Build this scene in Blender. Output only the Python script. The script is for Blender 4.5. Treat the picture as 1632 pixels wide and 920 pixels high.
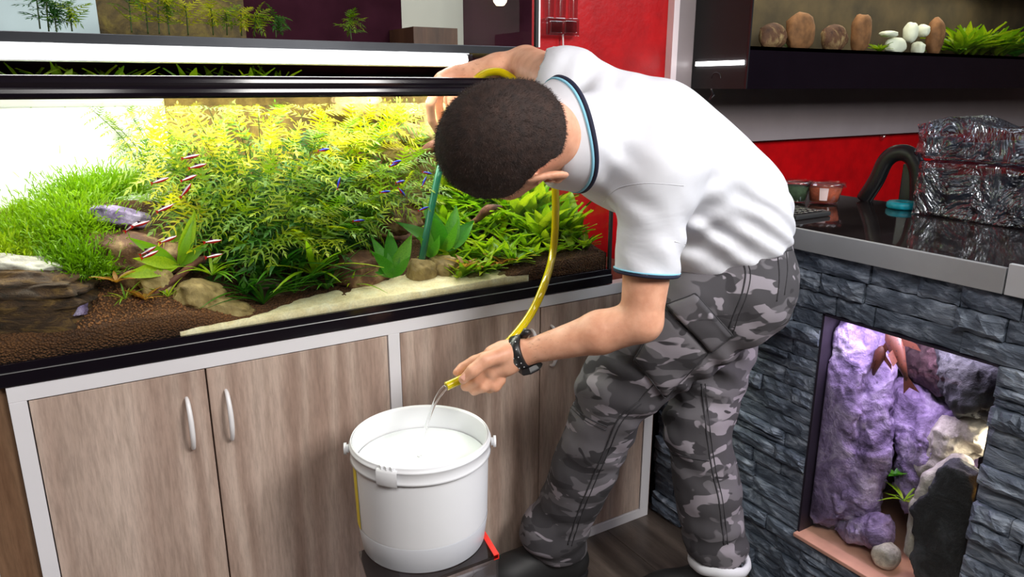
import bpy, bmesh, math, random
import numpy as np
from mathutils import Vector, Matrix, Quaternion

random.seed(7)
RNG = np.random.default_rng(7)
for o in list(bpy.data.objects):
    bpy.data.objects.remove(o)
SC = bpy.context.scene
COL = SC.collection

# ------------------------------------------------------------------ camera
W, H = 1632, 920
FPX = 1166.0
PITCH = math.radians(15.5)
CAM = np.array([-1.396, -1.454, 1.25])
FH = np.array([.5195, .8545, 0.]); FH /= np.linalg.norm(FH)
RT = np.array([FH[1], -FH[0], 0.])
FW = FH * math.cos(PITCH) - np.array([0, 0, 1.]) * math.sin(PITCH)
UP = np.array([0, 0, 1.]) * math.cos(PITCH) + FH * math.sin(PITCH)
cd = bpy.data.cameras.new('camera')
cam = bpy.data.objects.new('camera', cd)
COL.objects.link(cam)
cd.sensor_width = 36.0
cd.lens = FPX / W * 36.0
cd.clip_start = 0.05
M = Matrix(((RT[0], UP[0], -FW[0], CAM[0]), (RT[1], UP[1], -FW[1], CAM[1]), (RT[2], UP[2], -FW[2], CAM[2]), (0, 0, 0, 1)))
cam.matrix_world = M
SC.camera = cam

def on(x, y, ax, v):
    """point of the world seen at (x, y) on the plane axis ax = v"""
    d = RT * (x - 816) + UP * (460 - y) + FW * FPX
    return CAM + d * ((v - CAM[ax]) / d[ax])
def at(x, y, depth):
    d = RT * (x - 816) + UP * (460 - y) + FW * FPX
    return CAM + d / FPX * depth

# ------------------------------------------------------------------ world, exposure, lights
wd = bpy.data.worlds.new('world'); SC.world = wd; wd.use_nodes = True
wd.node_tree.nodes['Background'].inputs[0].default_value = (.55, .58, .65, 1)
wd.node_tree.nodes['Background'].inputs[1].default_value = .25
SC.view_settings.view_transform = 'Standard'
SC.view_settings.look = 'None'
SC.view_settings.exposure = 0.2
SC.view_settings.gamma = 1.0
SC.view_settings.use_curve_mapping = False

def area(name, loc, target, sx, sy, power, col=(1, 1, 1), spread=180):
    l = bpy.data.lights.new(name, 'AREA'); l.shape = 'RECTANGLE'; l.size = sx; l.size_y = sy
    l.energy = power; l.color = col; l.spread = math.radians(spread)
    o = bpy.data.objects.new(name, l); COL.objects.link(o)
    o.location = loc
    if abs(target[0] - loc[0]) + abs(target[1] - loc[1]) > 1e-6: o.rotation_euler = (Vector(target) - Vector(loc)).to_track_quat('-Z', 'Y').to_euler()
    return o
area('key_light', (-.15, -2.5, 2.25), (-.65, -.2, .75), .75, .75, 53, (1, .97, .94))
area('ceiling_light_spill', (-1.6, -1.8, 2.5), (-1.2, -1.0, 0), 1.2, .6, 26, (1, .97, .94))
area('counter_light_spill', (1.3, -1.7, 2.5), (.6, -.8, 0), 1.2, .6, 34, (.86, .92, 1))
area('aquarium_light', (-.9, .30, 1.262), (-.9, .30, 0), 1.25, .2, 11, (1, .98, .9))
area('aquarium_front_light', (-.9, .07, 1.255), (-.9, .07, 0), 1.25, .05, 2, (1, .96, .85))
area('upper_aquarium_light', (-1.1, .34, 1.78), (-1.1, .36, 0), 1.3, .2, 1.6, (.95, 1, .95))
area('hanging_aquarium_light', (1.6, .46, 1.66), (1.6, .46, 0), 1.7, .15, 2.6, (1, .93, .75))

# ------------------------------------------------------------------ material helpers
def hx(r, g, b):
    f = lambda c: (c / 255) / 12.92 if c / 255 <= .04045 else ((c / 255 + .055) / 1.055) ** 2.4
    return (f(r), f(g), f(b), 1)
MATS = {}
class NT:
    def __init__(s, name):
        s.m = bpy.data.materials.new(name); s.m.use_nodes = True; s.t = s.m.node_tree; s.t.nodes.clear()
        s.out = s.n('ShaderNodeOutputMaterial')
        MATS[name] = s.m
    def n(s, kind, **kw):
        x = s.t.nodes.new(kind)
        for k, v in kw.items(): setattr(x, k, v)
        return x
    def l(s, a, b): s.t.links.new(a, b)
    def coord(s, scale=(1, 1, 1), which='Object', rot=(0, 0, 0)):
        c = s.n('ShaderNodeTexCoord'); m = s.n('ShaderNodeMapping'); m.inputs['Scale'].default_value = scale; m.inputs['Rotation'].default_value = rot
        s.l(c.outputs[which], m.inputs[0]); return m.outputs[0]
    def noise(s, v, scale, detail=3, rough=.55, dist=0):
        x = s.n('ShaderNodeTexNoise'); x.inputs['Scale'].default_value = scale; x.inputs['Detail'].default_value = detail
        x.inputs['Roughness'].default_value = rough; x.inputs['Distortion'].default_value = dist
        s.l(v, x.inputs['Vector']); return x.outputs['Fac']
    def ramp(s, f, stops, interp='LINEAR'):
        r = s.n('ShaderNodeValToRGB'); r.color_ramp.interpolation = interp
        e = r.color_ramp.elements
        while len(e) < len(stops): e.new(.5)
        for i, (p, c) in enumerate(stops): e[i].position = p; e[i].color = c
        s.l(f, r.inputs[0]); return r.outputs[0]
    def mixc(s, a, b, f, mode='MIX'):
        x = s.n('ShaderNodeMix', data_type='RGBA', blend_type=mode)
        if isinstance(f, (int, float)): x.inputs[0].default_value = f
        else: s.l(f, x.inputs[0])
        for i, v in ((6, a), (7, b)):
            if isinstance(v, tuple): x.inputs[i].default_value = v
            else: s.l(v, x.inputs[i])
        return x.outputs[2]
    def bump(s, h, strength, dist=.002):
        b = s.n('ShaderNodeBump'); b.inputs['Strength'].default_value = strength; b.inputs['Distance'].default_value = dist
        s.l(h, b.inputs['Height']); return b.outputs[0]
    def bsdf(s, col, rough=.5, metal=0, bump=None, **kw):
        p = s.n('ShaderNodeBsdfPrincipled')
        if isinstance(col, tuple): p.inputs['Base Color'].default_value = col
        else: s.l(col, p.inputs['Base Color'])
        if isinstance(rough, (int, float)): p.inputs['Roughness'].default_value = rough
        else: s.l(rough, p.inputs['Roughness'])
        p.inputs['Metallic'].default_value = metal
        if bump is not None: s.l(bump, p.inputs['Normal'])
        for k, v in kw.items(): p.inputs[k.replace('_', ' ')].default_value = v
        return p
    def done(s, sh):
        s.l(sh.outputs[0], s.out.inputs[0]); return s.m

def simple(name, col, rough=.5, metal=0, var=.12, scale=8, bs=0, bd=.001, **kw):
    t = NT(name); v = t.coord(); f = t.noise(v, scale, 4)
    c1 = tuple(min(1, c * (1 - var)) for c in col[:3]) + (1,); c2 = tuple(min(1, c * (1 + var)) for c in col[:3]) + (1,)
    c = t.ramp(f, [(.3, c1), (.7, c2)])
    b = t.bump(t.noise(v, scale * 6, 4), bs, bd) if bs else None
    return t.done(t.bsdf(c, rough, metal, b, **kw))

def glassy(name, tint=(1, 1, 1, 1), ior=1.45, rough=0.0, extra=0.0, gcol=(1, 1, 1, 1), bs=0, bscale=20, bd=.004):
    """thin clear film or pane: lets light straight through, reflects by angle"""
    t = NT(name)
    fr0 = t.n('ShaderNodeFresnel'); fr0.inputs[0].default_value = ior
    ge = t.n('ShaderNodeNewGeometry'); fr = t.n('ShaderNodeMath', operation='MULTIPLY'); sb = t.n('ShaderNodeMath', operation='SUBTRACT'); sb.inputs[0].default_value = 1
    t.l(ge.outputs['Backfacing'], sb.inputs[1]); t.l(fr0.outputs[0], fr.inputs[0]); t.l(sb.outputs[0], fr.inputs[1])   # the far face of a thin pane adds no second mirror
    tr = t.n('ShaderNodeBsdfTransparent'); tr.inputs[0].default_value = tint
    gl = t.n('ShaderNodeBsdfGlossy'); gl.inputs['Roughness'].default_value = rough; gl.inputs[0].default_value = gcol
    if bs:
        b = t.bump(t.noise(t.coord(), bscale, 4, .6, 1.5), bs, bd); t.l(b, gl.inputs['Normal']); t.l(b, fr0.inputs['Normal'])
    mx = t.n('ShaderNodeMixShader')
    if extra:
        ad = t.n('ShaderNodeMath', operation='ADD', use_clamp=True); ad.inputs[1].default_value = extra
        t.l(fr.outputs[0], ad.inputs[0]); t.l(ad.outputs[0], mx.inputs[0])
    else: t.l(fr.outputs[0], mx.inputs[0])
    t.l(tr.outputs[0], mx.inputs[1]); t.l(gl.outputs[0], mx.inputs[2])
    return t.done(mx)

def emis(name, col, st):
    t = NT(name); e = t.n('ShaderNodeEmission'); e.inputs[0].default_value = col; e.inputs[1].default_value = st
    return t.done(e)

def leafmat(name, c1, c2, c3, trans=.45, rough=.45):
    t = NT(name); oi = t.n('ShaderNodeObjectInfo'); v = t.coord()
    base = t.ramp(oi.outputs['Random'], [(0, c1), (.5, c2), (1, c3)])
    n = t.noise(v, 30, 3); base2 = t.mixc(base, c1, t.ramp(n, [(.45, (0, 0, 0, 1)), (.75, (.6, .6, .6, 1))]))
    p = t.bsdf(base2, rough); tl = t.n('ShaderNodeBsdfTranslucent'); t.l(base2, tl.inputs[0])
    m = t.n('ShaderNodeMixShader'); m.inputs[0].default_value = trans
    t.l(p.outputs[0], m.inputs[1]); t.l(tl.outputs[0], m.inputs[2])
    return t.done(m)

# laminate wood
def wood(name, c1, c2, c3, rough=.42, axis='Z'):
    t = NT(name)
    sc = {'Z': (1, 1, .1), 'Y': (1, .1, 1), 'X': (.1, 1, 1)}[axis]
    oi = t.n('ShaderNodeObjectInfo'); c = t.n('ShaderNodeTexCoord')
    mul = t.n('ShaderNodeVectorMath', operation='SCALE'); mul.inputs[3].default_value = 7.3
    comb = t.n('ShaderNodeCombineXYZ'); t.l(oi.outputs['Random'], comb.inputs[0]); t.l(oi.outputs['Random'], comb.inputs[1]); t.l(oi.outputs['Random'], comb.inputs[2])
    t.l(comb.outputs[0], mul.inputs[0])
    ad = t.n('ShaderNodeVectorMath', operation='ADD'); t.l(c.outputs['Object'], ad.inputs[0]); t.l(mul.outputs[0], ad.inputs[1])
    mp = t.n('ShaderNodeMapping'); mp.inputs['Scale'].default_value = sc; t.l(ad.outputs[0], mp.inputs[0]); v = mp.outputs[0]
    big = t.noise(v, 7, 2, .5, .6); fine = t.noise(v, 230, 3, .7)
    wv = t.n('ShaderNodeTexWave', wave_type='BANDS', bands_direction='X'); wv.inputs['Scale'].default_value = 4.5; wv.inputs['Distortion'].default_value = 14
    wv.inputs['Detail'].default_value = 3; wv.inputs['Detail Scale'].default_value = 1.1; t.l(v, wv.inputs[0])
    a = t.ramp(wv.outputs['Fac'], [(.0, c1), (.5, c2), (1, c3)])
    b = t.ramp(big, [(.3, c1), (.5, c2), (.7, c3)])
    m = t.mixc(a, b, .55)
    g = t.ramp(fine, [(.35, (.62, .62, .62, 1)), (.6, (1, 1, 1, 1))])
    md = t.ramp(t.noise(v, 52, 3, .6, .3), [(.38, (.74, .72, .70, 1)), (.55, (1, 1, 1, 1))])
    m = t.mixc(m, md, .55, 'MULTIPLY')
    m2 = t.mixc(m, g, .55, 'MULTIPLY')
    return t.done(t.bsdf(m2, rough, bump=t.bump(fine, .12, .0006)))

wood('laminate', hx(158, 132, 118), hx(188, 164, 150), hx(214, 194, 180))
wood('floor_wood', hx(58, 50, 46), hx(88, 78, 72), hx(116, 104, 96), .35, 'Y')
wood('dark_wood', hx(70, 44, 34), hx(96, 60, 44), hx(110, 74, 54), .5)
simple('white_lam', hx(226, 224, 228), .35, var=.03)
simple('handle_white', hx(235, 233, 235), .25, var=.02)
simple('black_gloss', (.006, .004, .007, 1), .12, var=.1)
simple('black_matte', (.012, .012, .013, 1), .6, var=.2)
simple('black_rubber', (.015, .015, .017, 1), .35, var=.2)
t = NT('red_wall'); v = t.coord(); n = t.noise(v, 14, 4)
t.done(t.bsdf(t.ramp(n, [(.3, hx(168, 2, 10)), (.7, hx(196, 4, 12))]), .38, bump=t.bump(t.noise(v, 45, 4, .6), .35, .003)))
simple('grey_panel', hx(150, 140, 142), .35, var=.05)
simple('panel_edge', hx(240, 225, 228), .4, var=.02)
simple('plaster', hx(132, 120, 112), .8, var=.05)
simple('shop_wall', hx(74, 52, 46), .8, var=.1)
simple('silver', hx(168, 170, 172), .42, .45, var=.04)
simple('silver_light', hx(205, 208, 212), .3, .35, var=.04)
t = NT('counter_black'); v = t.coord()
t.done(t.bsdf(t.ramp(t.noise(v, 5, 4), [(.3, (.008, .006, .006, 1)), (.7, (.02, .015, .014, 1))]), .05, Specular_IOR_Level=.9))
glassy('glass', (.965, .985, .97, 1), 1.28)
glassy('water', (.985, .998, .985, 1), 1.12)
glassy('clear_plastic', (.93, .93, .95, 1), 1.3, .10, .06)
glassy('clear_acrylic', (.88, .86, .88, 1), 1.5, .08, .22)
glassy('crumpled_film', (.5, .55, .62, 1), 1.5, .2, .16, (.8, .86, .95, 1), 1, 8, .06)
glassy('smoked_glass', (.30, .27, .27, 1), 1.5, .02, .03)
emis('tube_reflection_glow', (1, .96, .98, 1), 6)
emis('tube_glow', (1, .96, .96, 1), 7)
emis('lamp_reflection_glow', (1, .8, .6, 1), 3)
simple('tank_backdrop', hx(240, 240, 236), .6, var=.03)
# stones
t = NT('ledge_stone'); oi = t.n('ShaderNodeObjectInfo'); v = t.coord((1, 1, 2.2), 'Generated')
g = t.n('ShaderNodeNewGeometry'); mp = t.n('ShaderNodeMapping'); mp.inputs['Scale'].default_value = (1, 1, 2.6); mp.inputs['Rotation'].default_value = (.35, 0, 0); t.l(g.outputs['Position'], mp.inputs[0]); v = mp.outputs[0]
n1 = t.noise(v, 15, 5, .6, .8); n2 = t.noise(v, 90, 4, .7)
c = t.ramp(n1, [(.3, hx(64, 74, 88)), (.5, hx(106, 117, 132)), (.70, hx(176, 187, 202))])
c = t.mixc(c, t.ramp(oi.outputs['Random'], [(0, (.7, .72, .76, 1)), (1, (1.0, 1.0, 1.0, 1))]), .8, 'MULTIPLY')
hh = t.n('ShaderNodeMath', operation='ADD'); t.l(n1, hh.inputs[0]); m_ = t.n('ShaderNodeMath', operation='MULTIPLY'); m_.inputs[1].default_value = .35; t.l(n2, m_.inputs[0]); t.l(m_.outputs[0], hh.inputs[1])
t.done(t.bsdf(c, .42, bump=t.bump(hh.outputs[0], .8, .010)))
simple('stone_backing', hx(22, 24, 28), .9)
def rock(name, c1, c2, c3, sc=12, bs=.8, rough=.75, bd=.008, zs=1):
    t = NT(name); v = t.coord((1, 1, zs)); n1 = t.noise(v, sc, 6, .65, .5); n2 = t.noise(v, sc * 6, 4, .7)
    c = t.ramp(n1, [(.3, c1), (.5, c2), (.7, c3)])
    c = t.mixc(c, t.ramp(n2, [(.3, (.6, .6, .6, 1)), (.6, (1, 1, 1, 1))]), .6, 'MULTIPLY')
    hh = t.n('ShaderNodeMath', operation='ADD'); t.l(n1, hh.inputs[0]); m_ = t.n('ShaderNodeMath', operation='MULTIPLY'); m_.inputs[1].default_value = .3; t.l(n2, m_.inputs[0]); t.l(m_.outputs[0], hh.inputs[1])
    return t.done(t.bsdf(c, rough, bump=t.bump(hh.outputs[0], bs, bd)))
rock('rock_tan', hx(96, 78, 48), hx(150, 126, 80), hx(196, 172, 120))
rock('rock_dark', hx(38, 26, 18), hx(70, 50, 34), hx(112, 84, 54), 16)
rock('rock_brown', hx(60, 34, 26), hx(104, 66, 44), hx(190, 160, 112), 14)
rock('log_bark', hx(24, 14, 8), hx(66, 42, 22), hx(120, 88, 40), 22, 1, .8, .01, 3)
rock('rock_mauve', hx(58, 44, 74), hx(138, 118, 162), hx(200, 184, 218), 16, 1, .7, .012)
rock('rock_slate', hx(20, 21, 24), hx(44, 45, 50), hx(82, 84, 92), 16, 1)
rock('rock_pale', hx(130, 124, 120), hx(180, 172, 164), hx(225, 218, 206), 18, .8)
rock('driftwood', hx(52, 26, 18), hx(96, 52, 36), hx(128, 76, 52), 30, .6)
rock('sand', hx(226, 206, 160), hx(240, 224, 184), hx(248, 238, 208), 40, .4, .9, .002)
t = NT('soil'); v = t.coord(); vo = t.n('ShaderNodeTexVoronoi'); vo.inputs['Scale'].default_value = 230; t.l(v, vo.inputs[0])
c = t.ramp(t.noise(v, 9, 3), [(.3, hx(86, 50, 26)), (.7, hx(138, 88, 48))])
c = t.mixc(c, t.ramp(vo.outputs['Distance'], [(.0, (1, 1, 1, 1)), (.7, (.3, .26, .24, 1))]), .9, 'MULTIPLY')
t.done(t.bsdf(c, .85, bump=t.bump(t.ramp(vo.outputs['Distance'], [(0, (1, 1, 1, 1)), (.8, (0, 0, 0, 1))]), 1, .004)))
simple('soil_grain', hx(120, 76, 42), .85, var=.4, scale=200)
# leaves
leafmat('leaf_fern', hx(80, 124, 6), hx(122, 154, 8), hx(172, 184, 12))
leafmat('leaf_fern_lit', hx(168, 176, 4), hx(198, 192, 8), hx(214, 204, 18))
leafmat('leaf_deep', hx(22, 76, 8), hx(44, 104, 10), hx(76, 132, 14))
leafmat('leaf_crypt', hx(96, 150, 14), hx(146, 184, 20), hx(186, 202, 30))
leafmat('leaf_sword', hx(50, 130, 24), hx(80, 160, 30), hx(110, 180, 40))
leafmat('leaf_moss', hx(110, 156, 8), hx(138, 176, 14), hx(168, 190, 24))
leafmat('leaf_dry', hx(150, 104, 30), hx(176, 120, 40), hx(190, 150, 60))
simple('plant_stem', hx(56, 72, 24), .6)
# person
t = NT('skin'); v = t.coord(); c = t.ramp(t.noise(v, 30, 4), [(.3, hx(206, 146, 116)), (.7, hx(230, 174, 144))])
t.done(t.bsdf(c, .5, bump=t.bump(t.noise(v, 260, 3), .25, .001), Subsurface_Weight=.12, Subsurface_Radius=(.01, .004, .002)))
simple('nail', hx(232, 176, 156), .3, var=.04)
simple('body_hair', hx(60, 38, 26), .7)
t = NT('hair'); v = t.coord(); c = t.ramp(t.noise(v, 60, 5, .7), [(.3, hx(24, 14, 11)), (.7, hx(60, 40, 32))])
t.done(t.bsdf(c, .75, bump=t.bump(t.noise(v, 500, 3, .8), .8, .002)))
t = NT('shirt_white'); v = t.coord(); n = t.noise(v, 6, 3)
hh = t.noise(v, 5, 4, .5, 1.2)
t.done(t.bsdf(t.ramp(n, [(.3, hx(208, 210, 217)), (.7, hx(220, 221, 228))]), .85, bump=t.bump(hh, .25, .02)))
simple('stripe_navy', hx(22, 26, 52), .8); simple('stripe_sky', hx(130, 190, 214), .8)
t = NT('camo'); v = t.coord((1, 1, 1.8)); v2 = t.coord((1.2, 1, 2.3))
a = t.noise(v, 9, 2, .5, .5); b = t.noise(v2, 11, 2, .5, .6); b2 = t.noise(v, 10.5, 2, .5, .5)
K, WH = (0, 0, 0, 1), (1, 1, 1, 1)
c = t.mixc(hx(98, 95, 100), hx(66, 64, 68), t.ramp(a, [(.50, K), (.515, WH)]))
c = t.mixc(c, hx(140, 134, 142), t.ramp(b, [(.575, K), (.59, WH)]))
c = t.mixc(c, hx(50, 48, 52), t.ramp(b2, [(.585, K), (.60, WH)]))
fine = t.noise(v, 700, 2)
t.done(t.bsdf(c, .9, bump=t.bump(fine, .3, .0008)))
simple('camo_seam', hx(52, 51, 55), .9, var=.3, scale=150, bs=.5)
simple('sock_white', hx(222, 224, 230), .9, bs=.3)
simple('bucket_white', hx(230, 231, 234), .32, var=.015, Subsurface_Weight=.15, Subsurface_Radius=(.02, .02, .02))
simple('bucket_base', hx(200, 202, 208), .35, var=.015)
simple('label_yellow', hx(232, 206, 10), .4, var=.05)
simple('hose_yellow', hx(224, 200, 8), .16, var=.08, Transmission_Weight=.2, Coat_Weight=.5)
simple('tube_teal', hx(60, 150, 120), .15, var=.05, Transmission_Weight=.5)
simple('edge_red', hx(222, 36, 24), .4, var=.05)
simple('turquoise', hx(20, 160, 176), .35, var=.3, scale=60, bs=.6)
simple('orange_food', hx(190, 96, 62), .8, var=.3, scale=90, bs=.6)
simple('green_food', hx(62, 84, 54), .8, var=.3, scale=90, bs=.6)
simple('label_pink', hx(224, 200, 200), .6, var=.02)
simple('fish_red', hx(180, 14, 20), .3); simple('fish_dark', hx(60, 26, 46), .3); simple('fish_silver', hx(230, 210, 220), .2, .2)
simple('fish_blue', hx(50, 70, 190), .25)
t = NT('pleco_skin'); v = t.coord(); vo = t.n('ShaderNodeTexVoronoi'); vo.inputs['Scale'].default_value = 17; t.l(v, vo.inputs[0])
t.done(t.bsdf(t.ramp(vo.outputs['Distance'], [(.12, hx(12, 6, 5)), (.3, hx(78, 38, 24))]), .5))
simple('milky_water', hx(232, 238, 237), .08, var=.01)
t = NT('stream_water'); p = t.bsdf((1, 1, 1, 1), .02, Transmission_Weight=1.0, IOR=1.2); t.done(p)
simple('metal_dark', hx(70, 72, 76), .3, .8)
simple('acrylic_light', hx(214, 208, 200), .2, var=.03, Transmission_Weight=.3)

# ------------------------------------------------------------------ object helpers
def tag(o, label=None, cat=None, group=None, kind=None):
    if label: o['label'] = label
    if cat: o['category'] = cat
    if group: o['group'] = group
    if kind: o['kind'] = kind
    return o
def thing(name, loc, label, cat, group=None):
    o = bpy.data.objects.new(name, None); COL.objects.link(o); o.location = tuple(loc); o.empty_display_size = .05
    return tag(o, label, cat, group)
def put(name, me, parent=None, mw=None):
    """link a mesh whose coordinates (or whose matrix mw) are in world space"""
    o = bpy.data.objects.new(name, me); COL.objects.link(o)
    if parent is not None:
        o.parent = parent
        root = Vector((0, 0, 0)); q = parent
        while q is not None: root += q.location; q = q.parent
        off = Matrix.Translation(-root)
        o.matrix_basis = off @ mw if mw is not None else off
    elif mw is not None: o.matrix_basis = mw
    return o
def mesh(verts, faces, mat, smooth=True):
    me = bpy.data.meshes.new('m'); me.from_pydata([tuple(map(float, v)) for v in verts], [], [tuple(map(int, f)) for f in faces])
    mats = mat if isinstance(mat, (list, tuple)) else [mat]
    for m in mats: me.materials.append(MATS[m])
    if smooth: me.polygons.foreach_set('use_smooth', [True] * len(me.polygons))
    me.update(); return me
def bm_mesh(bm, mat, smooth=False):
    me = bpy.data.meshes.new('m'); bm.to_mesh(me); bm.free(); me.materials.append(MATS[mat])
    if smooth: me.polygons.foreach_set('use_smooth', [True] * len(me.polygons))
    return me
def box_bm(bm, a, b, bev=0):
    a = np.array(a, float); b = np.array(b, float); c = (a + b) / 2; s = np.abs(b - a)
    r = bmesh.ops.create_cube(bm, size=1, matrix=Matrix.Translation(c) @ Matrix.Diagonal((s[0], s[1], s[2], 1)))
    if bev:
        es = list({e for v in r['verts'] for e in v.link_edges})
        bmesh.ops.bevel(bm, geom=es, offset=bev, segments=2, profile=.6, affect='EDGES')
def box(name, a, b, mat, parent=None, bev=0):
    bm = bmesh.new(); box_bm(bm, a, b, bev); return put(name, bm_mesh(bm, mat), parent)
def boxes(name, lst, mat, parent=None, bev=0):
    bm = bmesh.new()
    for a, b in lst: box_bm(bm, a, b, bev)
    return put(name, bm_mesh(bm, mat), parent)
def struct(o): o['kind'] = 'structure'; return o
def catmull(P, n=8, closed=False):
    P = [np.array(p, float) for p in P]; out = []
    L = len(P)
    for i in range(L if closed else L - 1):
        if closed: a, b, c, d = P[i - 1], P[i], P[(i + 1) % L], P[(i + 2) % L]
        else: a, b, c, d = P[max(i - 1, 0)], P[i], P[i + 1], P[min(i + 2, L - 1)]
        for k in range(n):
            t_ = k / n
            out.append(.5 * ((2 * b) + (-a + c) * t_ + (2 * a - 5 * b + 4 * c - d) * t_ ** 2 + (-a + 3 * b - 3 * c + d) * t_ ** 3))
    if not closed: out.append(P[-1])
    return np.array(out)
def tube(path, r, seg=10, closed=False, flat=1.0, caps=True):
    """verts, faces of a tube along path; r number or array"""
    P = np.array(path, float); n = len(P)
    r = np.full(n, r) if np.isscalar(r) else np.interp(np.linspace(0, 1, n), np.linspace(0, 1, len(r)), r)
    T = np.gradient(P, axis=0) if not closed else (np.roll(P, -1, 0) - np.roll(P, 1, 0))
    T /= np.linalg.norm(T, axis=1)[:, None] + 1e-12
    nrm = np.cross(T[0], [0, 0, 1.]); 
    if np.linalg.norm(nrm) < .1: nrm = np.cross(T[0], [1., 0, 0])
    nrm /= np.linalg.norm(nrm); V = []; F = []
    for i in range(n):
        nrm = nrm - T[i] * (nrm @ T[i]); nrm /= np.linalg.norm(nrm); bi = np.cross(T[i], nrm)
        for k in range(seg):
            a = 2 * math.pi * k / seg
            V.append(P[i] + r[i] * (math.cos(a) * nrm + math.sin(a) * bi * flat))
    m = n if closed else n - 1
    for i in range(m):
        j = (i + 1) % n
        for k in range(seg):
            k2 = (k + 1) % seg; F.append((i * seg + k, i * seg + k2, j * seg + k2, j * seg + k))
    if caps and not closed:
        F.append(tuple(range(seg))[::-1]); F.append(tuple((n - 1) * seg + k for k in range(seg)))
    return V, F
def tube_obj(name, path, r, mat, parent=None, seg=10, closed=False, flat=1.0):
    V, F = tube(path, r, seg, closed, flat); return put(name, mesh(V, F, mat), parent)
def lathe(prof, seg=48, mat='white_lam', center=(0, 0, 0), a0=0, a1=2 * math.pi, ax=None):
    full = abs(a1 - a0 - 2 * math.pi) < 1e-6; V = []; F = []; n = len(prof); m = seg if full else seg + 1
    for k in range(m):
        a = a0 + (a1 - a0) * k / seg
        for r, z in prof: V.append((center[0] + r * math.cos(a), center[1] + r * math.sin(a), center[2] + z))
    for k in range(seg):
        k2 = (k + 1) % m
        for i in range(n - 1): F.append((k * n + i, k2 * n + i, k2 * n + i + 1, k * n + i + 1))
    return mesh(V, F, mat)

# vectorised gradient noise
_perm = RNG.permutation(256); _perm = np.concatenate([_perm, _perm, _perm])
_grad = RNG.normal(size=(256, 3)).astype(np.float32); _grad /= np.linalg.norm(_grad, axis=1)[:, None]
def pnoise(p):
    p = np.asarray(p, np.float32); i = np.floor(p).astype(np.int32); f = p - i; i &= 255
    u = f * f * f * (f * (f * 6 - 15) + 10); out = 0
    for dx in (0, 1):
        wx = u[..., 0] if dx else 1 - u[..., 0]
        for dy in (0, 1):
            wy = u[..., 1] if dy else 1 - u[..., 1]
            for dz in (0, 1):
                wz = u[..., 2] if dz else 1 - u[..., 2]
                g = _grad[_perm[_perm[_perm[(i[..., 0] + dx) & 255] + ((i[..., 1] + dy) & 255)] + ((i[..., 2] + dz) & 255)]]
                out = out + wx * wy * wz * (g[..., 0] * (f[..., 0] - dx) + g[..., 1] * (f[..., 1] - dy) + g[..., 2] * (f[..., 2] - dz))
    return out
def fbm(p, o=4):
    s = 0; a = 1
    for _ in range(o): s = s + a * pnoise(p); p = np.asarray(p) * 2.03 + 11.7; a *= .5
    return s
def ridged(p, o=4):
    s = 0; a = 1
    for _ in range(o): s = s + a * (1 - 2.2 * np.abs(pnoise(p))); p = np.asarray(p) * 2.1 + 5.3; a *= .5
    return s / 1.9

_ico = {}
def ico(sub):
    if sub not in _ico:
        bm = bmesh.new(); bmesh.ops.create_icosphere(bm, subdivisions=sub, radius=1)
        V = np.array([v.co[:] for v in bm.verts]); F = [tuple(v.index for v in f.verts) for f in bm.faces]; bm.free(); _ico[sub] = (V, F)
    return _ico[sub]
def rock_mesh(size, mat, sub=4, amp=.22, freq=1.6, seed=0, strat=0, boxy=.35, rot=None):
    V, F = ico(sub); V = V.copy()
    q = np.sign(V) * np.abs(V) ** (1 - boxy); q /= np.max(np.abs(q), axis=1)[:, None] ** boxy * 1.0 + 1e-9
    q = V * (1 - boxy) + q * boxy * .9
    d = 1 + amp * fbm(V * freq + seed * 7.1, 5) + amp * .5 * ridged(V * freq * 1.7 + seed * 3.3, 3) - amp * .4
    q = q * d[:, None]
    if strat: q[:, 2] += .04 * np.sin(q[:, 2] * 22 + fbm(q * 2 + seed, 2) * 3) * strat; q[:, :2] *= (1 + .06 * strat * np.sin(q[:, 2] * 26 + 2 * fbm(q * 2, 2)))[:, None]
    q = q * np.array(size)
    if rot is not None: q = q @ np.array(Matrix(rot.to_matrix()).transposed())
    return mesh(q, F, mat)

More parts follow.
